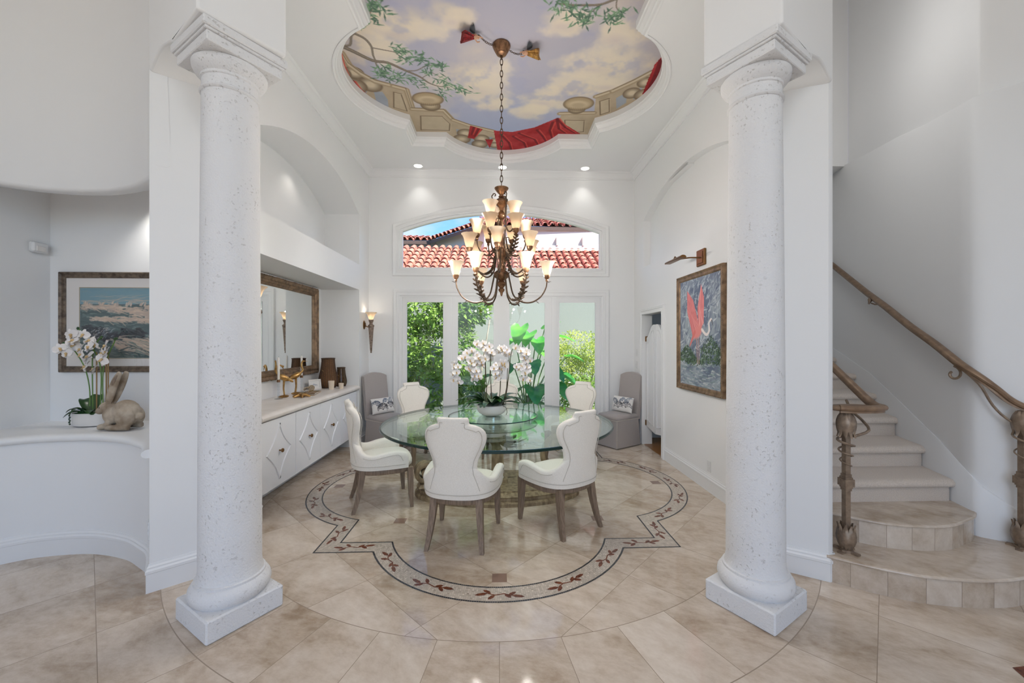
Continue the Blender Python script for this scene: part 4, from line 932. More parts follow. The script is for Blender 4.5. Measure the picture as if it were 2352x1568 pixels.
def bird(x, y, rz, bent, lab):
    t = thing('bird_figurine', lab, 'figurine', (x, y, CT), rz); b = MB()
    M = Matrix.Rotation(R(-28), 4, 'Y'); b.ball((0, 0, .235), (.075, .034, .036), 12, M); b.ball((-.065, 0, .205), (.05, .02, .018), 10, Matrix.Rotation(R(-40), 4, 'Y')); b.ball((.03, 0, .255), (.04, .026, .028), 10)
    nk = [(.05, 0, .262), (.085, 0, .30), (.07, 0, .35), (.075, 0, .40), (.09, 0, .415)] if not bent else [(.05, 0, .262), (.085, 0, .31), (.08, 0, .36), (.05, 0, .385), (.015, 0, .37)]
    P = catmull(nk, 5); b.tube(P, [.016-.007*i/(len(P)-1) for i in range(len(P))], 8); h = Vector(nk[-1]); b.ball(h, (.018, .012, .013), 8)
    bk = [h+Vector((.01, 0, 0)), h+Vector((.04 if not bent else -.012, 0, -.002 if not bent else -.035)), h+Vector((.062 if not bent else -.02, 0, -.01 if not bent else -.065))]; b.tube(bk, [.007, .005, .0025], 6)
    for s in (-.014, .014): b.tube([(.0, s, .21), (.006, s, .11), (-.004, s*1.1, .02)], [.010, .007, .007], 7)
    o = remesh(b.build('body', M_gold, t), .0042)
    b = MB(); b.ball((0, 0, .014), (.055, .04, .016), 10); b.ball((.03, .015, .012), (.04, .03, .014), 8); b.build('base', M_gold, t); return t
bird(-2.56, 4.82, R(222), True, 'gold crane figurine with lowered head, left of its pair')
bird(-2.565, 5.10, R(48), False, 'gold crane figurine with raised head and long beak')
t = thing('serving_tray', 'small silver tray holding the shell napkin rings', 'tray', (-2.40, 5.14, CT), R(12)); b = MB(); b.rbox(-.085, .085, -.19, .19, 0, .012, .005); b.build('plate', M_gold, t, smooth=0)
b = MB(); b.tube([(-.085, -.19, .014), (.085, -.19, .014), (.085, .19, .014), (-.085, .19, .014)], .005, 6, closed=True); b.build('rim', M_mirror, t)
M_shell = mat('pearl_shell', (206, 190, 160), .25, .25, col2=(140, 112, 76), nscale=18, coat=.5)
for k in range(5):
    y = 5.02+.058*k; t = thing('shell_napkin_ring', 'curled shell napkin ring on the silver tray, '+['nearest the gold birds', 'second from the gold birds', 'middle of the row', 'second from the white frame', 'nearest the white frame'][k], 'napkin ring', (-2.40-.012*k, y, CT+.0145), R(15), group='shell napkin rings on the tray'); b = MB(); RR = []
    for i in range(18):
        a = -1.2+i/17*5.0; rr_ = .05-.0018*i; RR.append([Vector((rr_*math.cos(a)*s, w, .051+rr_*math.sin(a)*s)) for s, w in ((1, -.018), (1, .018), (.86, .018), (.86, -.018))])
    b.rings(RR); b.build('curl', M_shell, t, smooth=60)
t = thing('coral_ornament', 'lumpy gold star ornament in front of the silver tray', 'ornament', (-2.36, 4.83, CT)); b = MB()
for k in range(6):
    a = k*PI/3; P = [(0, 0, .03), (math.cos(a)*.05, math.sin(a)*.05, .028), (math.cos(a)*.105, math.sin(a)*.105, .010)]; b.tube(P, [.026, .02, .009], 8)
b.ball((0, 0, .03), (.045, .045, .028), 10); remesh(b.build('star', M_gold, t), .006)
t = thing('small_photo_frame', 'small white picture frame with a grey sketch on the buffet', 'picture frame', (-2.55, 5.60, CT), R(52))
tilt = Matrix.Rotation(R(-12), 4, 'X')
b = MB(); b.sweep([(-.085, 0), (.085, 0), (.085, .138), (-.085, .138)], [(0, 0), (0, .014), (.01, .018), (.02, .012), (.022, 0)], True, f3=lambda u, z, d: tilt @ Vector((u, -d, z+.002))); b.build('frame', M_white, t, smooth=20)
art = Art(.126, .094, .003, (222, 220, 216), 2)
for k in range(7): art.stroke([(.03+.008*k, .04+.004*math.sin(k)), (.05+.008*k, .056-.003*k)], .004, (110, 124, 150), a=.7)
art.stroke([(.02, .028), (.10, .03)], .003, (150, 150, 150)); f3_ = lambda x, y: tilt @ Vector((x-.063, -.004, y+.024)); art.mesh('sketch', f3_, M_print, t)
b = MB(); b.box(-.012, .012, .0, .075, .0, .004); b.build('stand', M_white, t, smooth=0)
def lantern(x, y, h, r, lab, glass):
    t = thing('wicker_lantern', lab, 'lantern', (x, y, CT)); n = 26
    pr = [(r*.74, 0), (r*.92, h*.12), (r, h*.24), (r*.92, h*.42), (r*.76, h*.66), (r*.68, h*.9), (r*.68, h)]
    P = catmull([(a, z, 0) for a, z in pr], 4)
    b = MB(); b.lathe([(p.x*.965, p.y+.001) for p in P], n=32, cap=False); b.lathe([(.0005, .004), (r*.72, .004)], n=32); b.build('glass' if glass else 'woven_wall', M_smoke if glass else M_cane, t, smooth=60)
    b = MB()
    for k in range(n if not glass else 12):
        a = 2*PI*k/(n if not glass else 12); b.tube([(p.x*math.cos(a), p.x*math.sin(a), p.y) for p in P], .0035, 5)
    b.build('ribs', M_caned, t)
    b = MB(); rg = [(r*.69, h), (r*.74, .004)]
    for q, z in rg: b.tube([(q*math.cos(2*PI*k/28), q*math.sin(2*PI*k/28), z) for k in range(28)], .008, 6, closed=True)
    b.build('rim', M_caned, t)
    b = MB(); b.tube([(r*.86*math.cos(a)*.6-.02, r*.9*math.sin(a)-.0, h*.62-abs(math.cos(a))*h*.30) for a in [PI*k/20 for k in range(21)]] if False else [(-r*.35+.0*k+r*1.15*math.sin(PI*k/20)*.9, -r*.82+2*r*.82*k/20, h*.62-h*.32*math.sin(PI*k/20)) for k in range(21)], .004, 6); b.build('handle', M_stake, t); return t
lantern(-2.47, 5.83, .42, .128, 'tall brown wicker lantern in the corner of the buffet', False)
lantern(-2.36, 6.02, .275, .078, 'small brown wire lantern right of the tall wicker lantern', True)
def votive(x, y, h, r, lab, m):
    t = thing('votive_holder', lab, 'candle holder', (x, y, CT)); b = MB(); b.lathe([(r*.8, 0), (r, h), (r*.93, h), (r*.75, .012), (.001, .012)], n=20, cap=False); b.lathe([(.001, .0005), (r*.8, .0005)], n=20); b.build('cup', m, t)
    b = MB(); b.lathe([(.001, h*.55), (r*.84, h*.55), (r*.82, h*.5), (.001, h*.3)], n=16); b.build('wax_fill', M_candle, t)
votive(-2.33, 5.60, .12, .04, 'tall frosted votive glass in front of the wicker lantern', M_frost)
votive(-2.235, 5.70, .078, .036, 'short frosted votive glass in front of the wire lantern', M_frost)

# ------------------------------------------------------------ wall sconces
def sconce(y, lab):
    t = thing('wall_sconce', lab, 'sconce', (XL, y, 1.86), group='alabaster wall sconces'); b = MB()
    b.lathe([(.055, 0), (.05, .012), (.03, .02), (.02, .03)], n=18, M=Matrix.Diagonal((1.5, .9, 1, 1)), c=(0, 0, 0)) if False else b.rings([[Vector((x, .045*s*math.cos(a), .07*s*math.sin(a)-.0)) for a in [2*PI*k/18 for k in range(18)]] for x, s in ((.001, 1), (.012, .95), (.02, .6), (.03, .35))]); b.build('backplate', M_brass, t)
    b = MB(); b.tube(catmull([(.02, 0, -.01), (.06, 0, -.03), (.10, 0, -.02), (.112, 0, .04)], 5), .008, 8); b.build('arm', M_bronze, t)
    b = MB(); b.lathe([(.006, -.44), (.014, -.435), (.010, -.42), (.016, -.40), (.022, -.3), (.034, -.12), (.042, -.03), (.05, -.02), (.046, -.0), (.03, .005), (.024, .03), (.036, .06), (.04, .08), (.02, .085)], n=12, c=(.112, 0, 0)); b.build('drop_body', mat('silver_bronze', (150, 132, 118), .4, .5, col2=(110, 92, 78), nscale=40) if 'silver_bronze' not in MATS else MATS['silver_bronze'], t, smooth=25)
    b = MB(); pr = [(.022, .085), (.034, .10), (.044, .125), (.052, .15), (.066, .175), (.088, .196), (.084, .197), (.062, .178), (.047, .15), (.04, .125), (.02, .092)]
    RR = []
    for r_, z in pr: RR.append([Vector((.112+r_*(1+.025*math.cos(16*a))*math.cos(a), r_*(1+.025*math.cos(16*a))*math.sin(a), z)) for a in [2*PI*k/64 for k in range(64)]])
    b.rings(RR, True, False, False); b.build('glass_shade', M_shade, t)
    b = MB(); b.ball((.112, 0, .125), .017, 8); b.build('bulb', M_bulb, t)
    return t
sconce(6.33, 'wall sconce with lit flared shade and pointed drop by the back left corner')
sconce(3.36, 'wall sconce mostly hidden behind the left column, only its shade rim showing')
light('sconce_glow', 'POINT', (XL+.112, 6.33, 2.062), .5, (1, .88, .72), shadow_soft_size=.012)

# ------------------------------------------------------------ recessed downlights
for x, y, lab in ((-1.289, 6.36, 'left of the arched window, above the back wall'), (.051, 6.37, 'behind the chandelier chain'), (1.376, 6.37, 'right of the arched window, above the back wall')):
    t = thing('recessed_downlight', 'round recessed ceiling downlight '+lab, 'light', (x, y, ZC), group='recessed ceiling downlights'); b = MB(); b.lathe([(.085, -.001), (.088, -.006), (.07, -.008), (.064, -.004)], n=28, cap=False); b.build('trim_ring', M_trim, t)
    b = MB(); b.lathe([(.001, -.003), (.066, -.003)], n=28, cap=False); b.build('lens', M_down, t)
    light('downlight_beam', 'SPOT', (x, y, ZC-.02), 8, (1, .97, .92), (0, 0, 0), spot_size=R(90), spot_blend=.75, shadow_soft_size=.04)

# ------------------------------------------------------------ glass table
TX, TY = -.02, 4.31
t = thing('dining_table', 'round glass dining table on a carved wooden pedestal', 'table', (TX, TY, 0))
b = MB(); Rt = 1.215; b.lathe([(.001, .75), (Rt-.012, .75)], n=128, cap=False); b.lathe([(.001, .7235), (Rt-.012, .7235)], n=128, cap=False); top = b.build('glass_top', M_tabletop, t, smooth=0)
b = MB(); b.lathe([(Rt-.012, .75), (Rt-.004, .7485), (Rt, .744), (Rt, .7295), (Rt-.004, .725), (Rt-.012, .7235)], n=128, cap=False); b.build('polished_edge', M_tedge, top)
b = MB(); RR = []
for q, z in ((.87, 0), (.87, .03), (.855, .045), (.84, .05), (.84, .075), (.855, .09), (.825, .115), (.80, .12), (.80, .13), (.01, .13)):
    RR.append([Vector((q*math.cos(a), (q-.47 if q > .1 else q)*math.copysign(abs(math.sin(a))**.8, math.sin(a))+.02*math.cos(2*a)-.06, z)) for a in [2*PI*k/72 for k in range(72)]])
b.rings(RR); b.build('pedestal_base', M_carved, t, smooth=35)
b = MB(); b.lathe([(.15, .13), (.15, .16), (.11, .18), (.095, .20), (.085, .50), (.10, .53), (.125, .55), (.125, .58), (.105, .60), (.10, .68), (.13, .70), (.13, .7230)], c=(0, -.06, 0), n=4, a0=PI/4); b.build('centre_pillar', M_carved, t, smooth=0)
for ang in (R(196), R(344)):
    M = Matrix.Translation((0, -.02, 0)) @ Matrix.Rotation(ang, 4, 'Z'); b = MB(); P = []
    for i in range(34): a = -1.9-5.2*PI/2*(1-i/33)*1.25; rr_ = .016+.104*(i/33); P.append((.775+rr_*math.cos(a), .265+rr_*math.sin(a)))
    e = P[-1]; P += [tuple(p)[:2] for p in catmull([(e[0], e[1], 0), (.64, .20, 0), (.54, .30, 0), (.50, .43, 0), (.53, .54, 0), (.60, .615, 0)], 6)][1:]
    for i in range(28): a = PI*.62-PI*2.6*(i/27); rr_ = .075-.058*(i/27); P.append((.635+rr_*math.cos(a), .555+rr_*math.sin(a)))
    n = len(P); RR = []
    for i, (r_, z) in enumerate(P):
        a = Vector(P[max(0, i-1)]); c = Vector(P[min(n-1, i+1)]); d = (c-a); d = d.normalized() if d.length > 1e-6 else Vector((1, 0)); nn = Vector((-d.y, d.x)); th = .015+.012*math.sin(PI*i/(n-1)); w = .058
        RR.append([M @ Vector((r_+nn.x*o*th, y*w, z+nn.y*o*th)) for o, y in ((-1, -1), (-1, 1), (-.6, 1.1), (.6, 1.1), (1, 1), (1, -1), (.6, -1.1), (-.6, -1.1))])
    b.rings(RR); b.lathe([(.028, -.062), (.028, .062)], c=M @ Vector((.775, 0, .265)), n=12, M=M.to_3x3().to_4x4() @ Matrix.Rotation(PI/2, 4, 'X')); b.lathe([(.022, -.062), (.022, .062)], c=M @ Vector((.635, 0, .555)), n=12, M=M.to_3x3().to_4x4() @ Matrix.Rotation(PI/2, 4, 'X'))
    b.lathe([(.10, .13), (.09, .145), (.075, .16)], c=M @ Vector((.765, 0, 0)), n=4, a0=PI/4+ang); b.lathe([(.03, .62), (.045, .69), (.045, .7230)], c=M @ Vector((.625, 0, 0)), n=14); b.build('scroll_leg', M_carved, t, smooth=40)
t = thing('lazy_susan', 'round glass turntable in the middle of the table under the orchid bowl', 'turntable', (-.07, 4.36, .751))
b = MB(); Rs = .485; b.lathe([(.001, .049), (Rs-.008, .049)], n=96, cap=False); b.lathe([(.001, .038), (Rs-.008, .038)], n=96, cap=False); sd = b.build('glass_disc', M_tabletop, t, smooth=0)
b = MB(); b.lathe([(Rs-.008, .049), (Rs-.002, .047), (Rs, .0435), (Rs-.002, .040), (Rs-.008, .038)], n=96, cap=False); b.build('polished_edge', M_tedge, sd)
b = MB(); b.lathe([(.10, 0), (.10, .012), (.075, .014), (.075, .026), (.10, .028), (.10, .0375)], n=32); b.build('bearing', M_mirror, t)

# ------------------------------------------------------------ dining armchairs
def make_chair():
    t = thing('dining_armchair', '', 'chair', group='cream linen dining armchairs')
    # seat outline (D shape, front +Y)
    def outl(k, n=40):
        P = []
        for i in range(n):
            a = 2*PI*i/n; c, s = math.cos(a), math.sin(a); ex = .62 if s > 0 else .85; x = .285*math.copysign(abs(c)**ex, c); y = (.265 if s > 0 else .275)*math.copysign(abs(s)**(.5 if s > 0 else .9), s)
            P.append((x*k, y*k))
        return P
    b = MB(); RR = []
    for k, z in ((.93, .405), (.97, .415), (.975, .45), (.95, .475), (.86, .492), (.55, .502), (.05, .505)): RR.append([Vector((x, y+.012, z)) for x, y in outl(k)])
    b.rings(RR); b.build('seat', M_linen, t, smooth=60)
    b = MB(); RR = []
    for k, z in ((.93, .358), (.985, .358), (1.0, .366), (1.0, .402), (.985, .41), (.93, .41)): RR.append([Vector((x, y, z)) for x, y in outl(k)])
    b.rings(RR+[RR[0]], True, False, False); b.build('seat_frame', M_wood, t, smooth=35)
    # wrap-around arms: right front -> back -> left front
    path = [(.298, .20), (.300, .10), (.296, -.02), (.278, -.13), (.235, -.215), (.165, -.268), (.085, -.290), (0, -.296)]; path = path+[(-x, y) for x, y in path[-2::-1]]
    ztop = [.562, .590, .580, .560, .585, .66, .70, .71]; ztop = ztop+ztop[-2::-1]
    C = catmull([(p[0], p[1], z) for p, z in zip(path, ztop)], 5); n = len(C); b = MB(); RR = []
    for i, p in enumerate(C):
        a = C[max(0, i-1)]; c = C[min(n-1, i+1)]; d = Vector((c.x-a.x, c.y-a.y)).normalized(); nn = Vector((d.y, -d.x))   # outward
        if nn.dot(Vector((p.x, p.y+.0))) < 0: nn = -nn
        th = .034; zt = p.z; q = []
        e = min(i, n-1-i); sh = 1.0 if e > 3 else (.55, .8, .93, .98)[e]; zt2 = .43+(zt-.43)*(1.0 if e > 2 else (.93, .975, .99)[e])
        for o, z in ((.0, .412), (.012, .412), (.016, .43), (.020, .50), (.024, zt2-.05), (.026, zt2-.02), (.014, zt2-.003), (-.01, zt2), (-.032, zt2-.008), (-.046, zt2-.03), (-.044, zt2-.06), (-.04, .46), (-.04, .43)):
            q.append(Vector((p.x+nn.x*o*sh, p.y+nn.y*o*sh, z)))
        RR.append(q)
    b.rings(RR); arm = b.build('arms', M_linen, t, smooth=70)
    b = MB()
    for sgn in (1,):
        P1 = []
        for i in range(2, n-2):
            p = C[i]; a = C[i-1]; c = C[i+1]; d = Vector((c.x-a.x, c.y-a.y)).normalized(); nn = Vector((d.y, -d.x)); nn = nn if nn.dot(Vector((p.x, p.y))) > 0 else -nn; P1.append((p.x+nn.x*.021, p.y+nn.y*.021, .452))
        b.tube(P1, .0028, 5)
        for s_ in (0, 1):
            P2 = []
            for i in range(3, 20):
                j = i if s_ == 0 else n-1-i; p = C[j]; a = C[j-1]; c = C[j+1]; d = Vector((c.x-a.x, c.y-a.y)).normalized(); nn = Vector((d.y, -d.x)); nn = nn if nn.dot(Vector((p.x, p.y))) > 0 else -nn; P2.append((p.x+nn.x*.027, p.y+nn.y*.027, p.z-.038 if i > 4 else p.z-.05-(4-i)*.04))
            b.tube(P2, .0028, 5)
    b.build('piping', M_piping, arm)
    # vase-shaped back
    prof = [(.42, .232), (.48, .225), (.56, .200), (.62, .180), (.67, .176), (.72, .184), (.77, .205), (.82, .229), (.86, .243), (.89, .249), (.92, .248), (.945, .240), (.965, .226), (.982, .206), (.995, .182), (1.004, .156), (1.010, .134), (1.015, .126), (1.03, .123), (1.045, .126), (1.056, .124)]
    def yb(x, z): lean = .17*max(0, z-.42)**1.15+.02*max(0, z-.9); return -.296-.0+1.05*x*x-lean*.62
    b = MB(); RR = []; th = .038
    for i, (z, hw) in enumerate(prof):
        ring = []; N = 28; tt = th*(1 if z < 1.0 else 1-.5*((z-1.0)/.065)**2)
        for k in range(N):
            a = 2*PI*k/N; c, s = math.cos(a), math.sin(a); x = hw*math.copysign(abs(c)**.45, c); y = tt*math.copysign(abs(s)**.8, s); ring.append(Vector((x, yb(x, z)+tt+y-.012, z)))
        RR.append(ring)
    z = 1.066; RR.append([Vector((p.x*.94, p.y*.0+yb(p.x, z)+th-.012+(p.y-yb(p.x, 1.06)-th+.012)*.5, z)) for p in RR[-1]])
    b.rings(RR); back = b.build('backrest', M_linen, t, smooth=70)
    b = MB()
    O = [(hw-.026, z-(.0 if z < .98 else .026)) for z, hw in prof if z > .47]; O[-1] = (O[-1][0], O[-1][1])
    loop = [(x, z) for x, z in O]+[(-x, z) for x, z in O[::-1]]
    for off in (-.013, 2*th-.009): b.tube([(x, yb(x, z)+off, z) for x, z in loop], .0028, 5)
    b.build('piping', M_piping, back)
    # legs
    for sx in (-1, 1):
        b = MB(); P = [(sx*.252, .225, .40), (sx*.253, .227, .30), (sx*.257, .232, .12), (sx*.262, .24, 0)]; RR = []
        for (x, y, z), w in zip(P, (.027, .026, .021, .015)): RR.append([Vector((x+w*a, y+w*c, z)) for a, c in ((-1, -1), (1, -1), (1, 1), (-1, 1))])
        b.rings(RR); b.build('leg', M_wood, t, smooth=0)
        b = MB(); P = [(sx*.185, -.212, .40), (sx*.188, -.222, .32), (sx*.195, -.238, .22), (sx*.208, -.266, .10), (sx*.222, -.30, 0)]; RR = []
        for (x, y, z), w in zip(P, (.027, .027, .024, .02, .016)): RR.append([Vector((x+w*a, y+w*c, z)) for a, c in ((-1, -1), (1, -1), (1, 1), (-1, 1))])
        b.rings(RR); b.build('leg', M_wood, t, smooth=0)
    return t
ch = make_chair(); S9 = .96
spots = [((-.30, 3.325), R(-9), 'cream linen dining armchair nearest the camera, seen from behind at the front of the table'), ((.53, 3.545), R(33.6), 'cream linen dining armchair front right of the table, its back to the camera'),
         ((-1.165, 4.04), R(-67.4), 'cream linen dining armchair left of the table, beside the buffet'), ((-1.03, 5.37), R(-140), 'cream linen dining armchair at the back left of the table, before the left skirted chair'),
         ((.98, 5.40), R(139), 'cream linen dining armchair at the back right of the table, before the right skirted chair'), ((.03, 5.66), R(180), 'cream linen dining armchair at the far side, behind the orchid bowl')]
for i, (p, a, lab) in enumerate(spots):
    o = ch if i == 0 else dup(ch); o.location = (p[0], p[1], 0); o.rotation_euler = (0, 0, a); o.scale = (.98, .98, .965); o['label'] = lab

# ------------------------------------------------------------ skirted side chairs with cushions
def skirted(loc, rz, lab, clab, seed):
    t = thing('skirted_chair', lab, 'chair', loc, rz, group='grey skirted side chairs')
    b = MB(); hw = .225; RR = []
    def ring(x, y0, y1, z, r=.03): return [Vector(p) for p in [(-x+r, y0, z), (x-r, y0, z), (x, y0+r, z), (x, y1-r, z), (x-r, y1, z), (-x+r, y1, z), (-x, y1-r, z), (-x, y0+r, z)]]
    for x, y0, y1, z in ((.21, -.22, .28, .40), (hw, -.24, .30, .415), (hw+.002, -.24, .305, .46), (hw-.015, -.22, .285, .485), (.12, -.1, .2, .495)): RR.append(ring(x, y0, y1, z))
    b.rings(RR); b.build('seat', M_grey, t, smooth=50)
    b = MB(); RR = []
    for x, y0, y1, z in ((hw+.022, -.27, .33, .012), (hw+.012, -.255, .318, .2), (hw+.003, -.243, .306, .40), (hw+.003, -.243, .306, .425)): RR.append(ring(x, y0, y1, z, .012))
    b.rings(RR, True, False, False)
    for sx in (-1, 1):
        b.rings([[Vector((sx*(hw+.024-.02*(z-.012)/.4), .335-.025*(z-.012)/.4-w, z)) for w in (0, .035)] for z in (.012, .4)], False)
    b.build('skirt', M_grey, t, smooth=30)
    b = MB(); b.tube([tuple(p) for p in ring(hw+.005, -.245, .308, .415, .012)], .004, 6, closed=True)
    for sx in (-1, 1): b.tube([(sx*(hw+.026), .336, .014), (sx*(hw+.006), .309, .41)], .004, 5)
    b.build('piping', M_piping, t)
    b = MB(); RR = []
    for k in range(11):
        s = k/10; z = .40+.66*s; RR.append((z, -.20-.10*s))
    rows = []
    N = 15
    for sgn, off in ((1, 0), (-1, -.075)):
        for z, y in RR: rows.append([Vector((hw*(1-.06*0)*(-1+2*j/(N-1)), y+off, z+(.055*(1-(-1+2*j/(N-1))**2)*((z-.40)/.66)**2))) for j in range(N)])
    n = len(RR); A = rows[:n]; B = rows[n:]
    loop = [[*a, *[p for p in c[::-1]]] for a, c in zip(A, B)]; b.rings(loop); b.build('backrest', M_grey, t, smooth=50)
    for x in (-.18, .18):
        for y in (-.2, .26): bb = MB(); bb.box(x-.02, x+.02, y-.02, y+.02, 0, .1); bb.build('leg', M_dark, t, smooth=0)
    t.scale = (.9, .9, 1.0)
    # lumbar cushion leaning on the back
    M = Matrix.Translation(loc) @ Matrix.Rotation(rz, 4, 'Z') @ Matrix.Translation((.0, -.06, .50)) @ Matrix.Rotation(R(14), 4, 'X')
    c = thing('lumbar_cushion', clab, 'cushion', (0, 0, 0), group='coral print lumbar cushions'); c.matrix_world = M
    w, h = .40, .235; art = Art(w, h, .0035, (226, 222, 218), seed); r = random.Random(seed)
    def branch(p, a, ln, wd, d, col):
        q = (p[0]+math.cos(a)*ln, p[1]+math.sin(a)*ln); art.stroke([p, q], wd, col, wd*.8)
        if d > 0:
            for s_ in ((-.5, .45) if r.random() > .25 else (-.6, .05, .6)): branch(q, a+s_+r.gauss(0, .12), ln*.78, wd*.82, d-1, col)
    for x, y, a, ln, col in ((.09, .07, 1.7, .032, (64, 60, 66)), (.24, .05, 1.5, .034, (38, 36, 42)), (.34, .12, 1.9, .026, (90, 98, 112)), (.05, .16, .6, .024, (120, 128, 140)), (.17, .16, 1.2, .02, (100, 112, 130))):
        for da in (-.9, -.3, .3, .9): branch((x, y), a+da, ln, .006, 4, col)
    def f3(x, y, sg): u, v = 2*x/w-1, 2*y/h-1; e = max(0, (1-u**4)*(1-v**4))**.5; pin = 1-.05*(1-abs(u))*abs(v)**3; return Vector(((x-w/2)*(1-.05*(1-v*v)), sg*(.055*e+.002), y*1.0+.0+(v*.0)))
    art.mesh('front_panel', lambda x, y: f3(x, y, 1), M_cushion, c); b = MB(); k = 20
    b.rings([[f3(w*i/k, h*j/k, -1) for i in range(k+1)] for j in range(k+1)], False); b.build('back_panel', M_cushion if False else M_mat, c, smooth=60)
    return t
skirted((1.865, 6.165, 0), R(122), 'grey skirted side chair in the back right corner', 'coral print lumbar cushion on the right skirted chair', 5)
skirted((-1.73, 6.145, 0), R(-128), 'grey skirted side chair in the back left corner under the sconce', 'coral print lumbar cushion on the left skirted chair', 9)

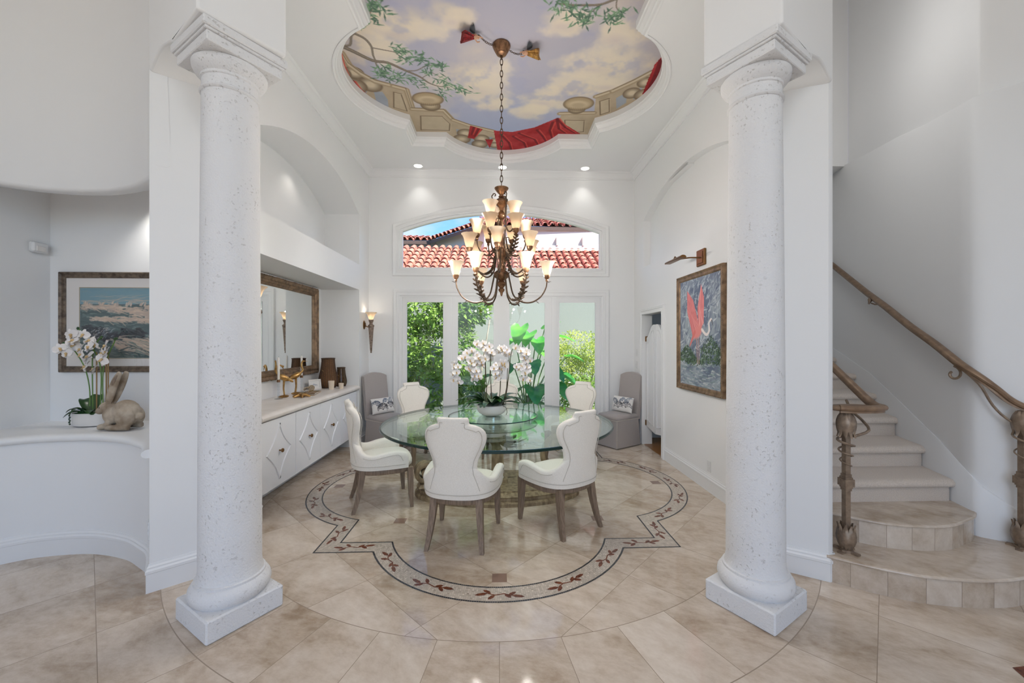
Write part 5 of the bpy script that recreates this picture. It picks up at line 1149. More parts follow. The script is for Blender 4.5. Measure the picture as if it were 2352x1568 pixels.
# ------------------------------------------------------------ painted sky on the recess ceiling
MU = {
 'branches': [([(-1.63, 3.98), (-1.49, 4.09), (-1.33, 4.22), (-1.18, 4.25), (-1.03, 4.36), (-0.89, 4.46), (-0.81, 4.56), (-0.71, 4.62), (-0.58, 4.64)], 0.055, 0.008), ([(-1.61, 4.01), (-1.49, 4.01), (-1.43, 3.89), (-1.38, 3.85), (-1.37, 3.78)], 0.03, 0.012), ([(-1.38, 3.86), (-1.31, 3.92), (-1.28, 4.02), (-1.3, 4.14), (-1.3, 4.22)], 0.03, 0.015), ([(-1.27, 4.04), (-1.15, 4.07), (-1.06, 4.1), (-1.02, 4.19)], 0.014, 0.006), ([(-1.3, 4.22), (-1.31, 4.31), (-1.27, 4.38), (-1.22, 4.45)], 0.016, 0.006), ([(-1.0, 4.37), (-0.9, 4.36), (-0.79, 4.29), (-0.66, 4.26)], 0.016, 0.006), ([(-0.86, 4.48), (-0.75, 4.4), (-0.66, 4.46)], 0.01, 0.005), ([(0.52, 3.46), (0.63, 3.47), (0.71, 3.47), (0.87, 3.46), (0.96, 3.42), (1.03, 3.38)], 0.02, 0.025), ([(0.87, 3.46), (0.84, 3.52), (0.81, 3.55)], 0.012, 0.006), ([(1.01, 3.39), (1.03, 3.48), (1.08, 3.53)], 0.012, 0.006), ([(-1.37, 3.78), (-1.24, 3.7), (-1.12, 3.56), (-1.06, 3.47)], 0.014, 0.01)],
 'leaves': [(-1.13, 3.5), (-1.11, 3.55), (-1.05, 3.56), (-1.14, 3.66), (-1.3, 3.75), (-1.03, 4.07), (-0.96, 4.1), (-1.0, 4.21), (-1.34, 4.39), (-1.29, 4.44), (-1.23, 4.48), (-1.14, 4.5), (-1.05, 4.5), (-0.84, 4.19), (-0.8, 4.16), (-0.69, 4.27), (-0.61, 4.26), (-0.92, 4.59), (-0.76, 4.4), (-0.66, 4.49), (-0.59, 4.58), (-0.49, 4.64), (-0.41, 4.7), (-0.66, 4.76), (-1.21, 4.33), (0.53, 3.5), (0.55, 3.43), (0.64, 3.52), (0.68, 3.56), (0.78, 3.6), (0.76, 3.64), (1.01, 3.63), (1.04, 3.58), (1.09, 3.55), (0.81, 3.57)],
 'clouds': [[(-0.22, 4.58), (0.18, 4.73), (-0.18, 4.27)], [(-0.92, 3.78), (-0.58, 3.77), (-0.86, 3.6)], [(-1.33, 4.07), (-1.02, 4.06), (-1.23, 3.86)], [(-0.4, 3.64), (-0.23, 3.63), (-0.38, 3.51)], [(1.1, 4.19), (1.5, 4.17), (1.03, 3.93)], [(0.93, 4.54), (1.24, 4.53), (0.87, 4.29)], [(0.61, 4.84), (0.91, 4.83), (0.59, 4.64)], [(0.41, 5.1), (0.65, 5.1), (0.4, 4.94)], [(1.2, 3.79), (1.43, 3.78), (1.14, 3.61)], [(0.63, 3.66), (0.83, 3.65), (0.62, 3.56)], [(-0.07, 4.96), (0.12, 4.95), (-0.07, 4.8)], [(1.27, 4.53), (1.54, 4.52), (1.23, 4.38)], [(-1.03, 3.66), (-0.84, 3.65), (-1.0, 3.53)]],
 'stonebase': [[(-1.61, 3.93), (-1.61, 4.12), (-1.6, 4.3), (-1.52, 4.44), (-1.41, 4.56), (-1.27, 4.62), (-1.09, 4.7), (-1.1, 5.09), (-0.71, 5.11), (-0.62, 5.32), (-0.4, 5.46), (-0.08, 5.59), (0.28, 5.63), (0.78, 5.3), (0.81, 5.13), (1.22, 5.1), (1.16, 4.76), (1.33, 4.65), (1.52, 4.47), (1.66, 4.31), (1.7, 4.03), (2.2, 4.92), (1.44, 5.94), (0.03, 6.49), (-1.39, 6.03), (-1.92, 4.53)]],
 'gaps': [[(-1.64, 4.47), (-1.58, 4.58), (-1.55, 4.73), (-1.62, 4.85), (-1.68, 4.62)], [(-1.48, 4.73), (-1.38, 4.75), (-1.36, 4.9), (-1.4, 5.09), (-1.52, 5.0)], [(-0.6, 5.54), (-0.5, 5.58), (-0.36, 5.69), (-0.39, 6.1), (-0.61, 5.74)], [(-0.24, 5.73), (-0.1, 5.75), (-0.04, 6.14), (-0.29, 6.05)], [(1.41, 4.78), (1.51, 4.66), (1.56, 4.87), (1.48, 5.0)], [(1.59, 4.63), (1.65, 4.55), (1.7, 4.74), (1.63, 4.81)]],
 'panels': [[(-1.03, 5.24), (-0.75, 5.24), (-0.67, 5.41), (-0.7, 5.59), (-1.09, 5.58)], [(0.87, 5.28), (1.13, 5.28), (1.18, 5.56), (0.93, 5.61)], [(-1.25, 4.75), (-1.17, 4.78), (-1.18, 5.14), (-1.33, 5.06)], [(1.23, 4.85), (1.33, 4.79), (1.41, 5.07), (1.31, 5.14)]],
 'balusters': [[(-1.59, 4.42), (-1.55, 4.51)], [(-1.48, 4.62), (-1.42, 4.73)], [(-0.48, 5.66), (-0.4, 5.74)], [(-0.26, 5.8), (-0.16, 5.84)], [(-0.06, 5.86), (0.02, 5.85)], [(1.57, 4.68), (1.66, 4.72)], [(1.66, 4.48), (1.74, 4.52)]],
 'caps': [[(-1.27, 4.62), (-1.09, 4.7), (-1.1, 5.09)], [(-1.11, 5.09), (-0.71, 5.11), (-0.62, 5.32)], [(0.78, 5.13), (1.22, 5.1)], [(1.16, 4.76), (1.33, 4.65)], [(-1.61, 4.12), (-1.6, 4.3), (-1.52, 4.44), (-1.41, 4.56), (-1.27, 4.62)], [(-0.62, 5.32), (-0.4, 5.46), (-0.08, 5.59)], [(1.33, 4.65), (1.52, 4.47), (1.66, 4.31)]],
 'urns': [[(-0.87, 4.87), (-0.68, 4.86), (-0.84, 4.74)], [(0.98, 4.91), (1.17, 4.9), (0.95, 4.77)]],
 'urnfeet': [[(-0.86, 5.0), (-0.74, 4.99), (-0.85, 4.9)], [(0.98, 5.02), (1.09, 5.02), (0.97, 4.93)]],
 'drape_r': [[(-1.6, 3.91), (-1.61, 4.03), (-1.65, 4.2), (-1.69, 4.42), (-1.66, 4.54), (-1.58, 4.79), (-1.66, 4.85), (-1.76, 4.65), (-1.79, 4.3)], [(-0.08, 5.57), (0.18, 5.6), (0.48, 5.47), (0.76, 5.23), (0.89, 5.38), (1.15, 5.62), (0.86, 5.66), (0.76, 5.97), (0.32, 6.27), (-0.02, 6.28)], [(-0.4, 5.45), (-0.23, 5.54), (-0.29, 5.65), (-0.37, 5.81), (-0.46, 5.78)], [(-0.21, 5.81), (-0.09, 5.82), (-0.15, 6.08)], [(1.69, 4.01), (1.65, 4.19), (1.67, 4.41), (1.71, 4.78), (1.77, 4.77), (1.84, 4.62), (1.85, 4.28)]],
 'folds': [[(0.03, 5.68), (0.14, 5.9), (0.19, 6.18)], [(0.2, 5.72), (0.36, 5.89), (0.42, 6.12)], [(0.28, 5.63), (0.51, 5.79), (0.6, 6.02)], [(0.53, 5.54), (0.62, 5.7), (0.71, 5.92)], [(0.72, 5.34), (0.7, 5.54), (0.78, 5.83)], [(0.77, 5.27), (0.82, 5.49), (0.93, 5.61)], [(0.77, 5.25), (0.9, 5.45), (1.06, 5.6)], [(-1.64, 4.08), (-1.68, 4.3), (-1.69, 4.47)], [(-1.66, 4.57), (-1.64, 4.71)], [(1.69, 4.12), (1.72, 4.36), (1.74, 4.68)], [(1.72, 4.12), (1.75, 4.31), (1.76, 4.57)], [(-0.35, 5.51), (-0.4, 5.69)], [(-0.29, 5.55), (-0.36, 5.74)]],
}
def mural():
    x0, y0, w = -1.75, 2.6, 3.6
    A = Art(w, w, .0068, (160, 160, 178), 12); Q = lambda P: [(p[0]-x0, p[1]-y0) for p in P]
    n1 = A.noise(1.3, 5); n2 = A.noise(2.6, 5); n3 = A.noise(5, 4); n0 = A.noise(.7, 3)
    A.blend((n0-.35)*1.6, (168, 164, 172)); A.blend(np.clip((A.Y-(4.6-y0))*.8, 0, .8)*(1-np.abs(A.X-1.8)*.3), (146, 156, 186))
    A.blend(np.clip((n1-.56)*4, 0, .75), (196, 184, 172))
    for k, (c, ex, ey) in enumerate(MU['clouds']):
        c, ex, ey = Q([c, ex, ey]); rx = abs(ex[0]-c[0])*1.15; ry = max(.16, abs(ey[1]-c[1])*1.15)
        for j in range(5):
            a = j*1.3+k; A.blob((c[0]+math.cos(a)*rx*.45*(j > 0), c[1]+math.sin(a)*ry*.45*(j > 0)), rx*(.85 if j else 1.0), ry*(.75 if j else 1), (202, 191, 174) if j % 2 else (210, 198, 180), .55, .62, 0, n2 if j % 2 else n3, 1.5)
        A.blob((c[0]-rx*.2, c[1]+ry*.35), rx*.6, ry*.4, (178, 166, 170), .9, .35, 0, n3, 1.2)
    A.blend(np.clip((n3-.6)*3, 0, .4), (150, 152, 178))
    d = np.hypot(A.X-1.795, A.Y-1.82); A.blend(np.clip((d-1.35)*1.1, 0, .55)*(.6+.6*n2), (158, 136, 112))
    # painted stone balustrade, urns, drapery
    st = (162, 146, 124); dk = (112, 96, 78); lt = (190, 176, 152)
    for P in MU['stonebase']: A.poly(Q(P), st, 1, 16, 6)
    for P in MU['gaps']: A.poly(Q(P), (138, 146, 160), .9, 10, 8)
    for c, e in MU['balusters']:
        c, e = Q([c, e]); r = math.hypot(e[0]-c[0], e[1]-c[1]); A.blob(c, r*1.15, r*1.15, dk, .12); A.blob(c, r, r, lt, .7); dv = Vector(c)-Vector((1.795, 1.82)); dv.normalize(); q = (c[0]+dv.x*r*1.5, c[1]+dv.y*r*1.5); A.blob(q, r*1.2, r*1.2, dk, .12); A.blob(q, r*1.05, r*1.05, lt, .8)
    for P in MU['panels']:
        P = Q(P); A.poly(P, (170, 156, 134), 1, 8, 10); A.stroke(P+[P[0]], .016, dk); A.stroke([(x+.012, y+.012) for x, y in P], .008, lt, a=.7)
    for P in MU['caps']: P = Q(P); A.stroke(P, .075, (150, 132, 108)); A.stroke(P, .03, (182, 168, 144)); A.stroke([(x, y-.035) for x, y in P], .012, dk, a=.8)
    for c, ex, ey in MU['urnfeet']: c, ex, ey = Q([c, ex, ey]); A.blob(c, abs(ex[0]-c[0])*1.1, abs(ey[1]-c[1])*1.3, dk, .1); A.blob(c, abs(ex[0]-c[0]), abs(ey[1]-c[1]), (176, 160, 134), .6)
    for c, ex, ey in MU['urns']:
        c, ex, ey = Q([c, ex, ey]); rx, ry = abs(ex[0]-c[0]), abs(ey[1]-c[1])
        A.blob(c, rx*1.05, ry*1.08, dk, .08); A.blob(c, rx, ry, (158, 138, 110), .2); A.blob((c[0], c[1]+ry*.1), rx*.82, ry*.7, (184, 168, 140), .4); A.blob((c[0], c[1]+ry*.25), rx*.6, ry*.5, (164, 146, 120), .5)
        for k in range(9): a = c[0]+rx*(-.5+k/8); A.stroke([(a, c[1]+ry*.62), (a, c[1]+ry*1.15)], .008, dk, a=.6)
    for k, P in enumerate(MU['drape_r']): A.poly(Q(P), (150, 34, 38), 1, 26, 9)
    for k, P in enumerate(MU['folds']):
        P = Q(P); A.stroke(P, .05, (92, 14, 22), .02, .75); A.stroke([(x+.028, y) for x, y in P], .026, (196, 72, 62), .01, .7)
    # branches and leaves
    for P, a, c in MU['branches']: P = [tuple(p)[:2] for p in catmull([(x, y, 0) for x, y in Q(P)], 4)]; A.stroke(P, a, (108, 98, 88), c); A.stroke([(x, y-.004) for x, y in P], a*.4, (138, 126, 112), c*.4, .6)
    r = random.Random(5)
    for p in Q(MU['leaves']):
        for k in range(15):
            a = r.uniform(0, 2*PI); l = r.uniform(.05, .10); s = (p[0]+r.gauss(0, .035), p[1]+r.gauss(0, .035)); q = (s[0]+math.cos(a)*l, s[1]+math.sin(a)*l); m = ((s[0]+q[0])/2, (s[1]+q[1])/2); g = r.choice([(86, 116, 92), (108, 140, 108), (74, 98, 84)])
            A.stroke([s, m], .004, g, .016); A.stroke([m, q], .016, g, .003)
    A.C = np.clip(A.C*1.10+4, 0, 255)
    return A.mesh('ceiling_mural', lambda x, y: (x+x0, y+y0, 4.545), M_mural, ceiling)
mural()

# ------------------------------------------------------------ chandelier
HX, HY = .02, 3.96
def zp(y): return 1.6+(784-(400+y/4.9))/915*3.955
t = thing('chandelier', 'tiered bronze chandelier with lit alabaster bell shades over the table', 'chandelier', (HX, HY, 2.05))
O = Vector((HX, HY, 2.05)); k_ = 3.955/915/4.9
b = MB(); prof = [(6, 1372), (9, 1360), (16, 1345), (14, 1335), (34, 1310), (36, 1295), (20, 1280), (50, 1245), (54, 1225), (34, 1205), (28, 1195), (52, 1180), (78, 1160), (84, 1135), (90, 1112), (76, 1100), (52, 1085), (44, 1070), (50, 1050), (46, 1030), (30, 1010), (26, 985), (30, 960), (36, 945), (54, 925), (60, 900), (58, 880), (62, 860), (56, 845), (32, 830), (24, 800), (20, 770), (28, 745), (20, 720), (26, 700), (30, 680), (22, 655), (18, 640), (27, 600), (29, 570), (22, 535), (17, 515), (30, 500), (46, 480), (47, 460), (42, 440), (28, 425), (18, 410), (24, 398), (24, 388), (32, 372), (56, 350), (76, 325), (78, 312), (62, 290), (40, 275), (22, 266), (34, 256), (34, 248), (22, 238), (26, 225), (42, 212), (60, 190), (78, 165), (80, 156), (70, 160)]
b.lathe([(r*k_, zp(y)-2.05) for r, y in prof], n=28); b.build('central_column', M_bronze, t, smooth=45)
def shade(parent, p, s=1.0):
    b = MB(); b.lathe([(.010, -.060), (.016, -.05), (.012, -.04), (.024, -.025), (.030, -.008), (.032, .004), (.026, .006)], c=p, n=16); b.build('candle_cup', M_bronze, parent, smooth=40)
    pr = [(.020, .0), (.026, .004), (.034, .022), (.041, .05), (.048, .080), (.058, .105), (.072, .124), (.070, .1245), (.056, .107), (.046, .081), (.039, .05), (.031, .022), (.018, .004)]
    b = MB(); b.lathe([(r*s, z*s) for r, z in pr], c=p, n=28, cap=False); b.build('bell_shade', M_shade, parent, smooth=60)
    b = MB(); b.ball(p+Vector((0, 0, .045)), (.013, .013, .02), 8); b.build('bulb', M_bulb, parent)
def arm(ang, rr, zc, pts, garland, unlit=False):
    d = Vector((math.sin(ang), math.cos(ang), 0)); P = catmull([d*r+Vector((0, 0, z)) for r, z in pts], 8); b = MB(); b.tube(P, [.008 if i < len(P)*.7 else .007 for i in range(len(P))], 7)
    e = P[0]; S = []
    for i in range(14): a = i/13*4.2; q = .020*(1-.6*i/13); S.append(d*(e.xy.length+.02-q*math.cos(a))+Vector((0, 0, e.z+q*math.sin(a))))
    b.tube(S, .005, 6); a_ = b.build('arm', M_bronze_d, t)
    if garland:                                     # overlapping leaves along the arm
        b = MB(); n = len(P); s = Vector((d.y, -d.x, 0)); i0, i1 = (int(n*.42), int(n*.97)) if garland == 1 else (int(n*.12), int(n*.5)); m = i1-i0
        for q in range(0, m, 2):
            i = i0+q; tan = (P[min(n-1, i+1)]-P[max(0, i-1)]).normalized(); sg = 1 if q % 2 else -1; w = .5+.5*math.sin(PI*(q+.5)/m); leaf_quad(b, P[i], tan*.62+s*sg*.8*(1 if q % 4 < 2 else -1), tan.cross(s*sg)+Vector((0, 0, .1)), .046*w+.012, .020*w+.007, .12); leaf_quad(b, P[i], tan*.8+s*sg*.3-tan.cross(s)*.6, s*sg, .036*w+.010, .018*w+.006, .1)
        b.build('leaf_garland', M_bronze_d, a_, smooth=0, fix=False)
    b = MB(); e = P[-4]; leaf_quad(b, e, d*.9+Vector((0, 0, .35)), Vector((0, 0, 1)), .05, .02); leaf_quad(b, P[int(len(P)*.62)], d*.5+Vector((0, 0, -.4)), Vector((0, 0, 1)), .05, .02); b.build('arm_leaf', M_bronze_d, a_, smooth=0, fix=False)
    shade(a_, P[-1]+Vector((0, 0, .055)), 1.1)
D = 2.05
def z_(v): return v-D
for k in range(6):
    a = PI/2+k*PI/3+R(1); arm(a, .455, 0, [(.07, z_(2.27)), (.085, z_(2.19)), (.12, z_(2.06)), (.20, z_(1.995)), (.30, z_(1.99)), (.39, z_(2.045)), (.44, z_(2.13)), (.452, z_(2.20))], 1 if k in (1, 2, 4, 5) else 0)
for k in range(6):
    a = k*PI/3+R(7); arm(a, .345, 0, [(.06, z_(2.50)), (.075, z_(2.40)), (.10, z_(2.30)), (.17, z_(2.255)), (.25, z_(2.285)), (.315, z_(2.36)), (.335, z_(2.44))], 2 if k in (0, 2, 4) else 0)
for k in range(6):
    a = PI/2+k*PI/3+R(-4); arm(a, .25, 0, [(.045, z_(2.62)), (.06, z_(2.54)), (.09, z_(2.475)), (.14, z_(2.45)), (.20, z_(2.485)), (.235, z_(2.55)), (.243, z_(2.605))], 1 if k in (1, 5) else 0)
for k in range(3):
    a = PI*.5+k*2*PI/3+R(22); arm(a, .14, 0, [(.035, z_(2.80)), (.055, z_(2.72)), (.085, z_(2.685)), (.12, z_(2.71)), (.138, z_(2.77))], 0)
for k in range(3):                                  # long scrolled rods beside the column
    a = k*2*PI/3+.5; d = Vector((math.sin(a), math.cos(a), 0)); P = [d*.062+Vector((0, 0, z_(3.05)))]
    for i in range(10): q = i/9*3.6; P.append(d*(.085-.014*math.cos(q))+Vector((0, 0, z_(3.055)+.014*math.sin(q))))
    P = [d*.085+Vector((0, 0, z_(3.055))), d*.096+Vector((0, 0, z_(3.04))), d*.088+Vector((0, 0, z_(3.0))), d*.086+Vector((0, 0, z_(2.9))), d*.08+Vector((0, 0, z_(2.75))), d*.065+Vector((0, 0, z_(2.65))), d*.05+Vector((0, 0, z_(2.56)))]
    S = [d*(.072+.013*math.cos(q))+Vector((0, 0, z_(3.055)+.013*math.sin(q))) for q in [i*.5 for i in range(10)]][::-1]
    b = MB(); b.tube(S+catmull(P, 4), .0055, 6); leaf_quad(b, P[2], Vector((0, 0, -1))+d*.3, d, .05, .024); b.build('scroll_rod', M_bronze_d, t)
def link(b, c, ax, up, L=.034, W=.011, r=.0032):
    up = Vector(up).normalized(); ax = Vector(ax); ax = (ax-up*ax.dot(up)).normalized(); b.tube([Vector(c)+ax*W*math.cos(q)+up*(L*math.sin(q)) for q in [2*PI*i/12 for i in range(12)]], r, 6, closed=True)
b = MB(); z = zp(150)-2.05; zt = 4.47-2.05; k = 0
while z < zt-.02: link(b, (0, 0, z+.03), (1, 0, 0) if k % 2 else (0, 1, 0), (0, 0, 1), .036, .013, .0042); z += .058; k += 1
b.build('chain', M_bronze_d, t)
b = MB(); b.lathe([(.085, 4.545-D), (.09, 4.53-D), (.084, 4.515-D), (.06, 4.47-D), (.05, 4.462-D), (.05, 4.452-D), (.03, 4.44-D), (.016, 4.435-D), (.014, 4.42-D), (.004, 4.415-D)], n=32); b.build('canopy', M_bronze, t, smooth=40)
for k in range(9): q = PI/2+k*PI/3+R(1) if k < 6 else k*2*PI/3; rr_ = .57 if k < 6 else .27; light('shade_glow', 'POINT', (HX+rr_*math.sin(q), HY+rr_*math.cos(q), 2.30 if k < 6 else 2.80), 13 if k < 6 else 3.5, (1, .965, .915), shadow_soft_size=.02)
def swag(p, q, sag, lab):
    t = thing('swag_chain', lab, 'chain', p); b = MB(); p, q = Vector(p), Vector(q); n = 9
    P = [p.lerp(q, i/n)+Vector((0, 0, -sag*4*(i/n)*(1-i/n))) for i in range(n+1)]
    for i in range(n): link(b, (P[i]+P[i+1])/2-p, (0, 0, 1) if i % 2 else (1, 1, 0), P[i+1]-P[i], (P[i+1]-P[i]).length*.62, .008, .0026)
    b.build('links', M_bronze_d, t)
swag((-.06, 3.93, 4.52), (-.195, 3.80, 4.515), .02, 'thin chain from the ceiling canopy to the red robed angel')
swag((.095, 3.99, 4.52), (.235, 4.03, 4.515), .02, 'thin chain from the ceiling canopy to the gold robed angel')
def angel(p, rz, robe, lab):
    t = thing('angel_ornament', lab, 'ornament', p, rz); b = MB(); M = Matrix.Rotation(R(72), 4, 'Y')
    b.ball((0, 0, 0), (.026, .024, .035), 10, M); b.ball((.035, 0, .004), (.016, .016, .018), 10); b.tube(catmull([(.01, .02, 0), (.04, .04, -.012), (.065, .03, -.006)], 4), .007, 6); b.tube(catmull([(.01, -.02, 0), (.045, -.03, -.01), (.075, -.02, -.004)], 4), .007, 6); remesh(b.build('body', M_skin, t), .0042)
    b = MB(); RR = []; r_ = random.Random(3)
    for i in range(9):
        s = i/8; q = .024+.038*s; RR.append([Vector((-.012-.11*s+.008*math.sin(3*a), q*(1+.18*math.sin(7*a+2*s))*math.cos(a), -.012-.03*s+q*.7*(1+.18*math.sin(6*a))*math.sin(a))) for a in [2*PI*k/28 for k in range(28)]])
    b.rings(RR); b.build('robe', robe, t)
    for s in (-1, 1):
        b = MB()
        for k in range(6): leaf_quad(b, Vector((-.005, s*.012, .014)), Vector((-.55-.12*k, s*(1-.14*k), .16)), Vector((0, 0, 1)), .11-.009*k, .024, .1)
        b.build('wing', M_wing, t, smooth=0, fix=False)
    b = MB(); b.ball((.033, 0, .012), (.018, .018, .014), 10); b.build('hair', M_dark, t); return t
angel((-.235, 3.80, 4.50), R(25), M_red, 'small winged angel ornament in a red robe under the painted ceiling')
angel((.275, 3.995, 4.50), R(160), M_robe, 'small winged angel ornament in a gold robe under the painted ceiling')

# ------------------------------------------------------------ orchids
def flower_mesh():
    b = MB()
    def petal(a, ln, w, cup, z0):
        d = Vector((math.cos(a), math.sin(a), 0)); s = Vector((-d.y, d.x, 0)); rows = []
        for i in range(6):
            q = i/5; hw = w*.5*math.sin(PI*min(.97, .10+q*.82))**.7; p = d*(ln*q)+Vector((0, 0, z0+cup*q*q)); rows.append([p-s*hw+Vector((0, 0, .004)), p-s*hw*.5, p, p+s*hw*.5, p+s*hw+Vector((0, 0, .004))])
        b.rings(rows, False)
    for a in (PI/2, PI*1.22, -PI*.22): petal(a, .036, .024, -.005, -.001)
    for a in (.12, PI-.12): petal(a, .040, .044, -.004, .002)
    b.k = 1; b.lathe([(.001, .014), (.006, .012), (.007, .004), (.004, 0)], n=8); petal(-PI/2, .018, .014, .008, .004); b.k = 0
    return b
fm = flower_mesh(); flower0 = fm.build('flower', [M_petal, M_petalc], smooth=60, fix=False); F_ME = flower0.data; bpy.data.objects.remove(flower0)
def put_flower(parent, p, facing, roll, s):
    o = bpy.data.objects.new('flower', F_ME); COL.objects.link(o); o.parent = parent
    q = Vector(facing).to_track_quat('Z', 'Y').to_matrix().to_4x4() @ Matrix.Rotation(roll, 4, 'Z'); o.matrix_local = Matrix.Translation(p) @ q @ Matrix.Scale(s, 4)
t = thing('orchid_arrangement', 'tall white orchid arrangement in a white bowl at the table centre', 'flower arrangement', (-.085, 4.36, .80)); O = Vector((-.085, 4.35, .80))
b = MB(); b.lathe([(.06, 0), (.105, .004), (.142, .03), (.158, .06), (.162, .085), (.158, .112), (.150, .114), (.150, .10), (.001, .10)], n=48); b.build('bowl', M_white, t, smooth=50)
rr = random.Random(21)
def orchid_leaf(parent, a, ln, w, rise, droop, m=M_oleaf):
    d = Vector((math.cos(a), math.sin(a), 0)); s = Vector((-d.y, d.x, 0)); rows = []; b = MB()
    for i in range(9):
        q = i/8; hw = w*.5*math.sin(PI*min(.985, .12+q*.87))**.6; p = d*(.03+ln*q)+Vector((0, 0, .10+rise*math.sin(q*PI*.55)-droop*q*q)); rows.append([p-s*hw+Vector((0, 0, hw*.35)), p-s*hw*.5+Vector((0, 0, hw*.1)), p, p+s*hw*.5+Vector((0, 0, hw*.1)), p+s*hw+Vector((0, 0, hw*.35))])
    b.rings(rows, False); b.build('leaf', m, parent, smooth=180, fix=False)
for k in range(24): orchid_leaf(t, k*2*PI/24*1.0+rr.uniform(-.15, .15), rr.uniform(.24, .33) if k % 3 else .36, .085, rr.uniform(.05, .17), rr.uniform(.02, .13))
SP = [([(-.089, 1.058), (-.097, 1.237), (-.097, 1.423), (-.11, 1.499), (-.159, 1.554), (-.23, 1.565), (-.317, 1.494), (-.393, 1.439), (-.469, 1.358), (-.485, 1.282), (-.49, 1.195), (-.442, 1.157)], .30, 22, .02), ([(-.162, 1.074), (-.154, 1.238), (-.159, 1.374), (-.187, 1.423), (-.241, 1.439), (-.295, 1.39), (-.322, 1.325), (-.263, 1.292), (-.246, 1.227), (-.268, 1.156)], .32, 19, -.06), ([(-.187, 1.074), (-.211, 1.194), (-.219, 1.347), (-.252, 1.456)], .6, 5, .05),
      ([(.007, 1.057), (.015, 1.204), (.037, 1.313), (.042, 1.363), (-.018, 1.345), (-.034, 1.265), (.004, 1.204)], .42, 13, -.09), ([(.069, 1.051), (.108, 1.292), (.102, 1.444), (.086, 1.483), (.042, 1.521), (-.029, 1.502)], .62, 8, .03), ([(.08, 1.057), (.113, 1.346), (.129, 1.477), (.16, 1.532), (.211, 1.518), (.277, 1.488), (.283, 1.444), (.31, 1.379), (.244, 1.313), (.195, 1.34), (.283, 1.269), (.277, 1.204), (.315, 1.16)], .36, 20, -.02), ([(-.143, 1.074), (-.11, 1.194), (-.10, 1.423), (-.105, 1.477), (-.127, 1.401)], .6, 6, .08)]
for P, f, n, dy in SP:
    m = len(P); C = catmull([Vector((P[0][0]*.75-.02, O.y+dy*.2, .905))-O]+[Vector((x, O.y+dy*min(1, i/3)+.0, z))-O for i, (x, z) in enumerate(P)], 6); b = MB(); b.tube(C, [.0045-.0025*i/(len(C)-1) for i in range(len(C))], 6); st = b.build('flower_stem', M_stem, t)
    i0 = int(len(C)*f)
    for k in range(n):
        u = i0+(len(C)-1-i0)*(k+.3)/n; p = C[min(len(C)-1, int(u))]; s = 1 if k % 2 else -1; q = p+Vector((s*rr.uniform(.008, .028), rr.uniform(-.045, .012), rr.uniform(-.02, .02))); put_flower(t, q, (rr.gauss(s*.25, .3), -1, rr.gauss(.05, .25)), rr.gauss(0, .25), rr.uniform(1.05, 1.28))
    b = MB(); q = C[-1]
    for k in range(2): b.ball(q+Vector((.012*k, -.01, -.018*k)), (.008, .008, .011), 8)
    b.build('bud', M_petal, st)
for x in (-.10, -.155, .012, .095): b = MB(); b.tube([Vector((x*.8-.01, O.y, .905))-O, Vector((x, O.y+.012, 1.40 if x != .012 else 1.25))-O], .0036, 6); b.build('stake', M_stem, t)
b = MB(); b.tube(catmull([(.10, -.09, .11), (.15, -.11, .10), (.165, -.115, .05), (.155, -.13, .02)], 5), .003, 5); b.build('air_root', M_stem, t)

t = thing('small_orchid', 'smaller white orchid in an oval white planter on the left alcove ledge', 'potted orchid', (-3.40, 3.42, .908)); t.scale = (1.04, 1.0, 1.02); O = Vector((-3.28, 3.42, .908))
b = MB(); b.lathe([(.118, 0), (.123, .01), (.127, .10), (.122, .102), (.12, .09), (.001, .088)], n=40, M=Matrix.Diagonal((1, .62, 1, 1))); b.build('planter', M_white, t, smooth=50)
for k, (a, ln, w, r_, dr) in enumerate(((2.6, .11, .09, .10, .0), (1.9, .10, .085, .13, 0), (.6, .12, .08, .1, .02), (3.6, .11, .07, .06, .05), (4.6, .10, .07, .06, .03), (5.4, .12, .07, .05, .04), (4.1, .12, .06, .04, .06))): orchid_leaf(t, a, ln, w, r_, dr)
for k in range(5):
    b = MB(); b.ball((.0+.0, 0, 0), (.001, .001, .001), 4) if False else b.ball((-.05+.03*k, -.05, .10+.012*(k % 2)), (.026, .02, .012), 8, Matrix.Rotation(.4*k, 4, 'Z')); b.build('succulent_leaf', M_oleaf, t)
b = MB()
for k in range(7): b.ball((-.128-.004*(k % 2), -.03, .095-.014*k), .0075, 6)
b.build('bead_strand', M_oleaf, t)
for P, n in (([(-3.283, 1.06), (-3.285, 1.2), (-3.312, 1.341), (-3.361, 1.451), (-3.428, 1.541), (-3.486, 1.571)], 4), ([(-3.259, 1.02), (-3.264, 1.391), (-3.254, 1.521), (-3.215, 1.601), (-3.199, 1.616)], 2), ([(-3.181, 1.02), (-3.181, 1.34), (-3.147, 1.461), (-3.093, 1.581), (-3.089, 1.606)], 3), ([(-3.205, 1.02), (-3.196, 1.34), (-3.244, 1.501), (-3.312, 1.621), (-3.375, 1.693)], 3)):
    C = catmull([Vector((x, O.y, z))-O for x, z in P], 6); b = MB(); b.tube(C, .004, 6); st = b.build('flower_stem', M_stalk, t)
    b = MB(); b.ball(C[-1], (.011, .009, .014), 8); b.ball(C[-4]+Vector((.012, 0, .01)), (.010, .008, .012), 8); b.build('bud', M_oleaf, st)
for x in (-3.24, -3.165, -3.15): b = MB(); b.tube([Vector((x, O.y+.01, .99))-O, Vector((x+.0, O.y+.01, 1.5))-O], .0045, 6); b.build('stake', M_stake, t)
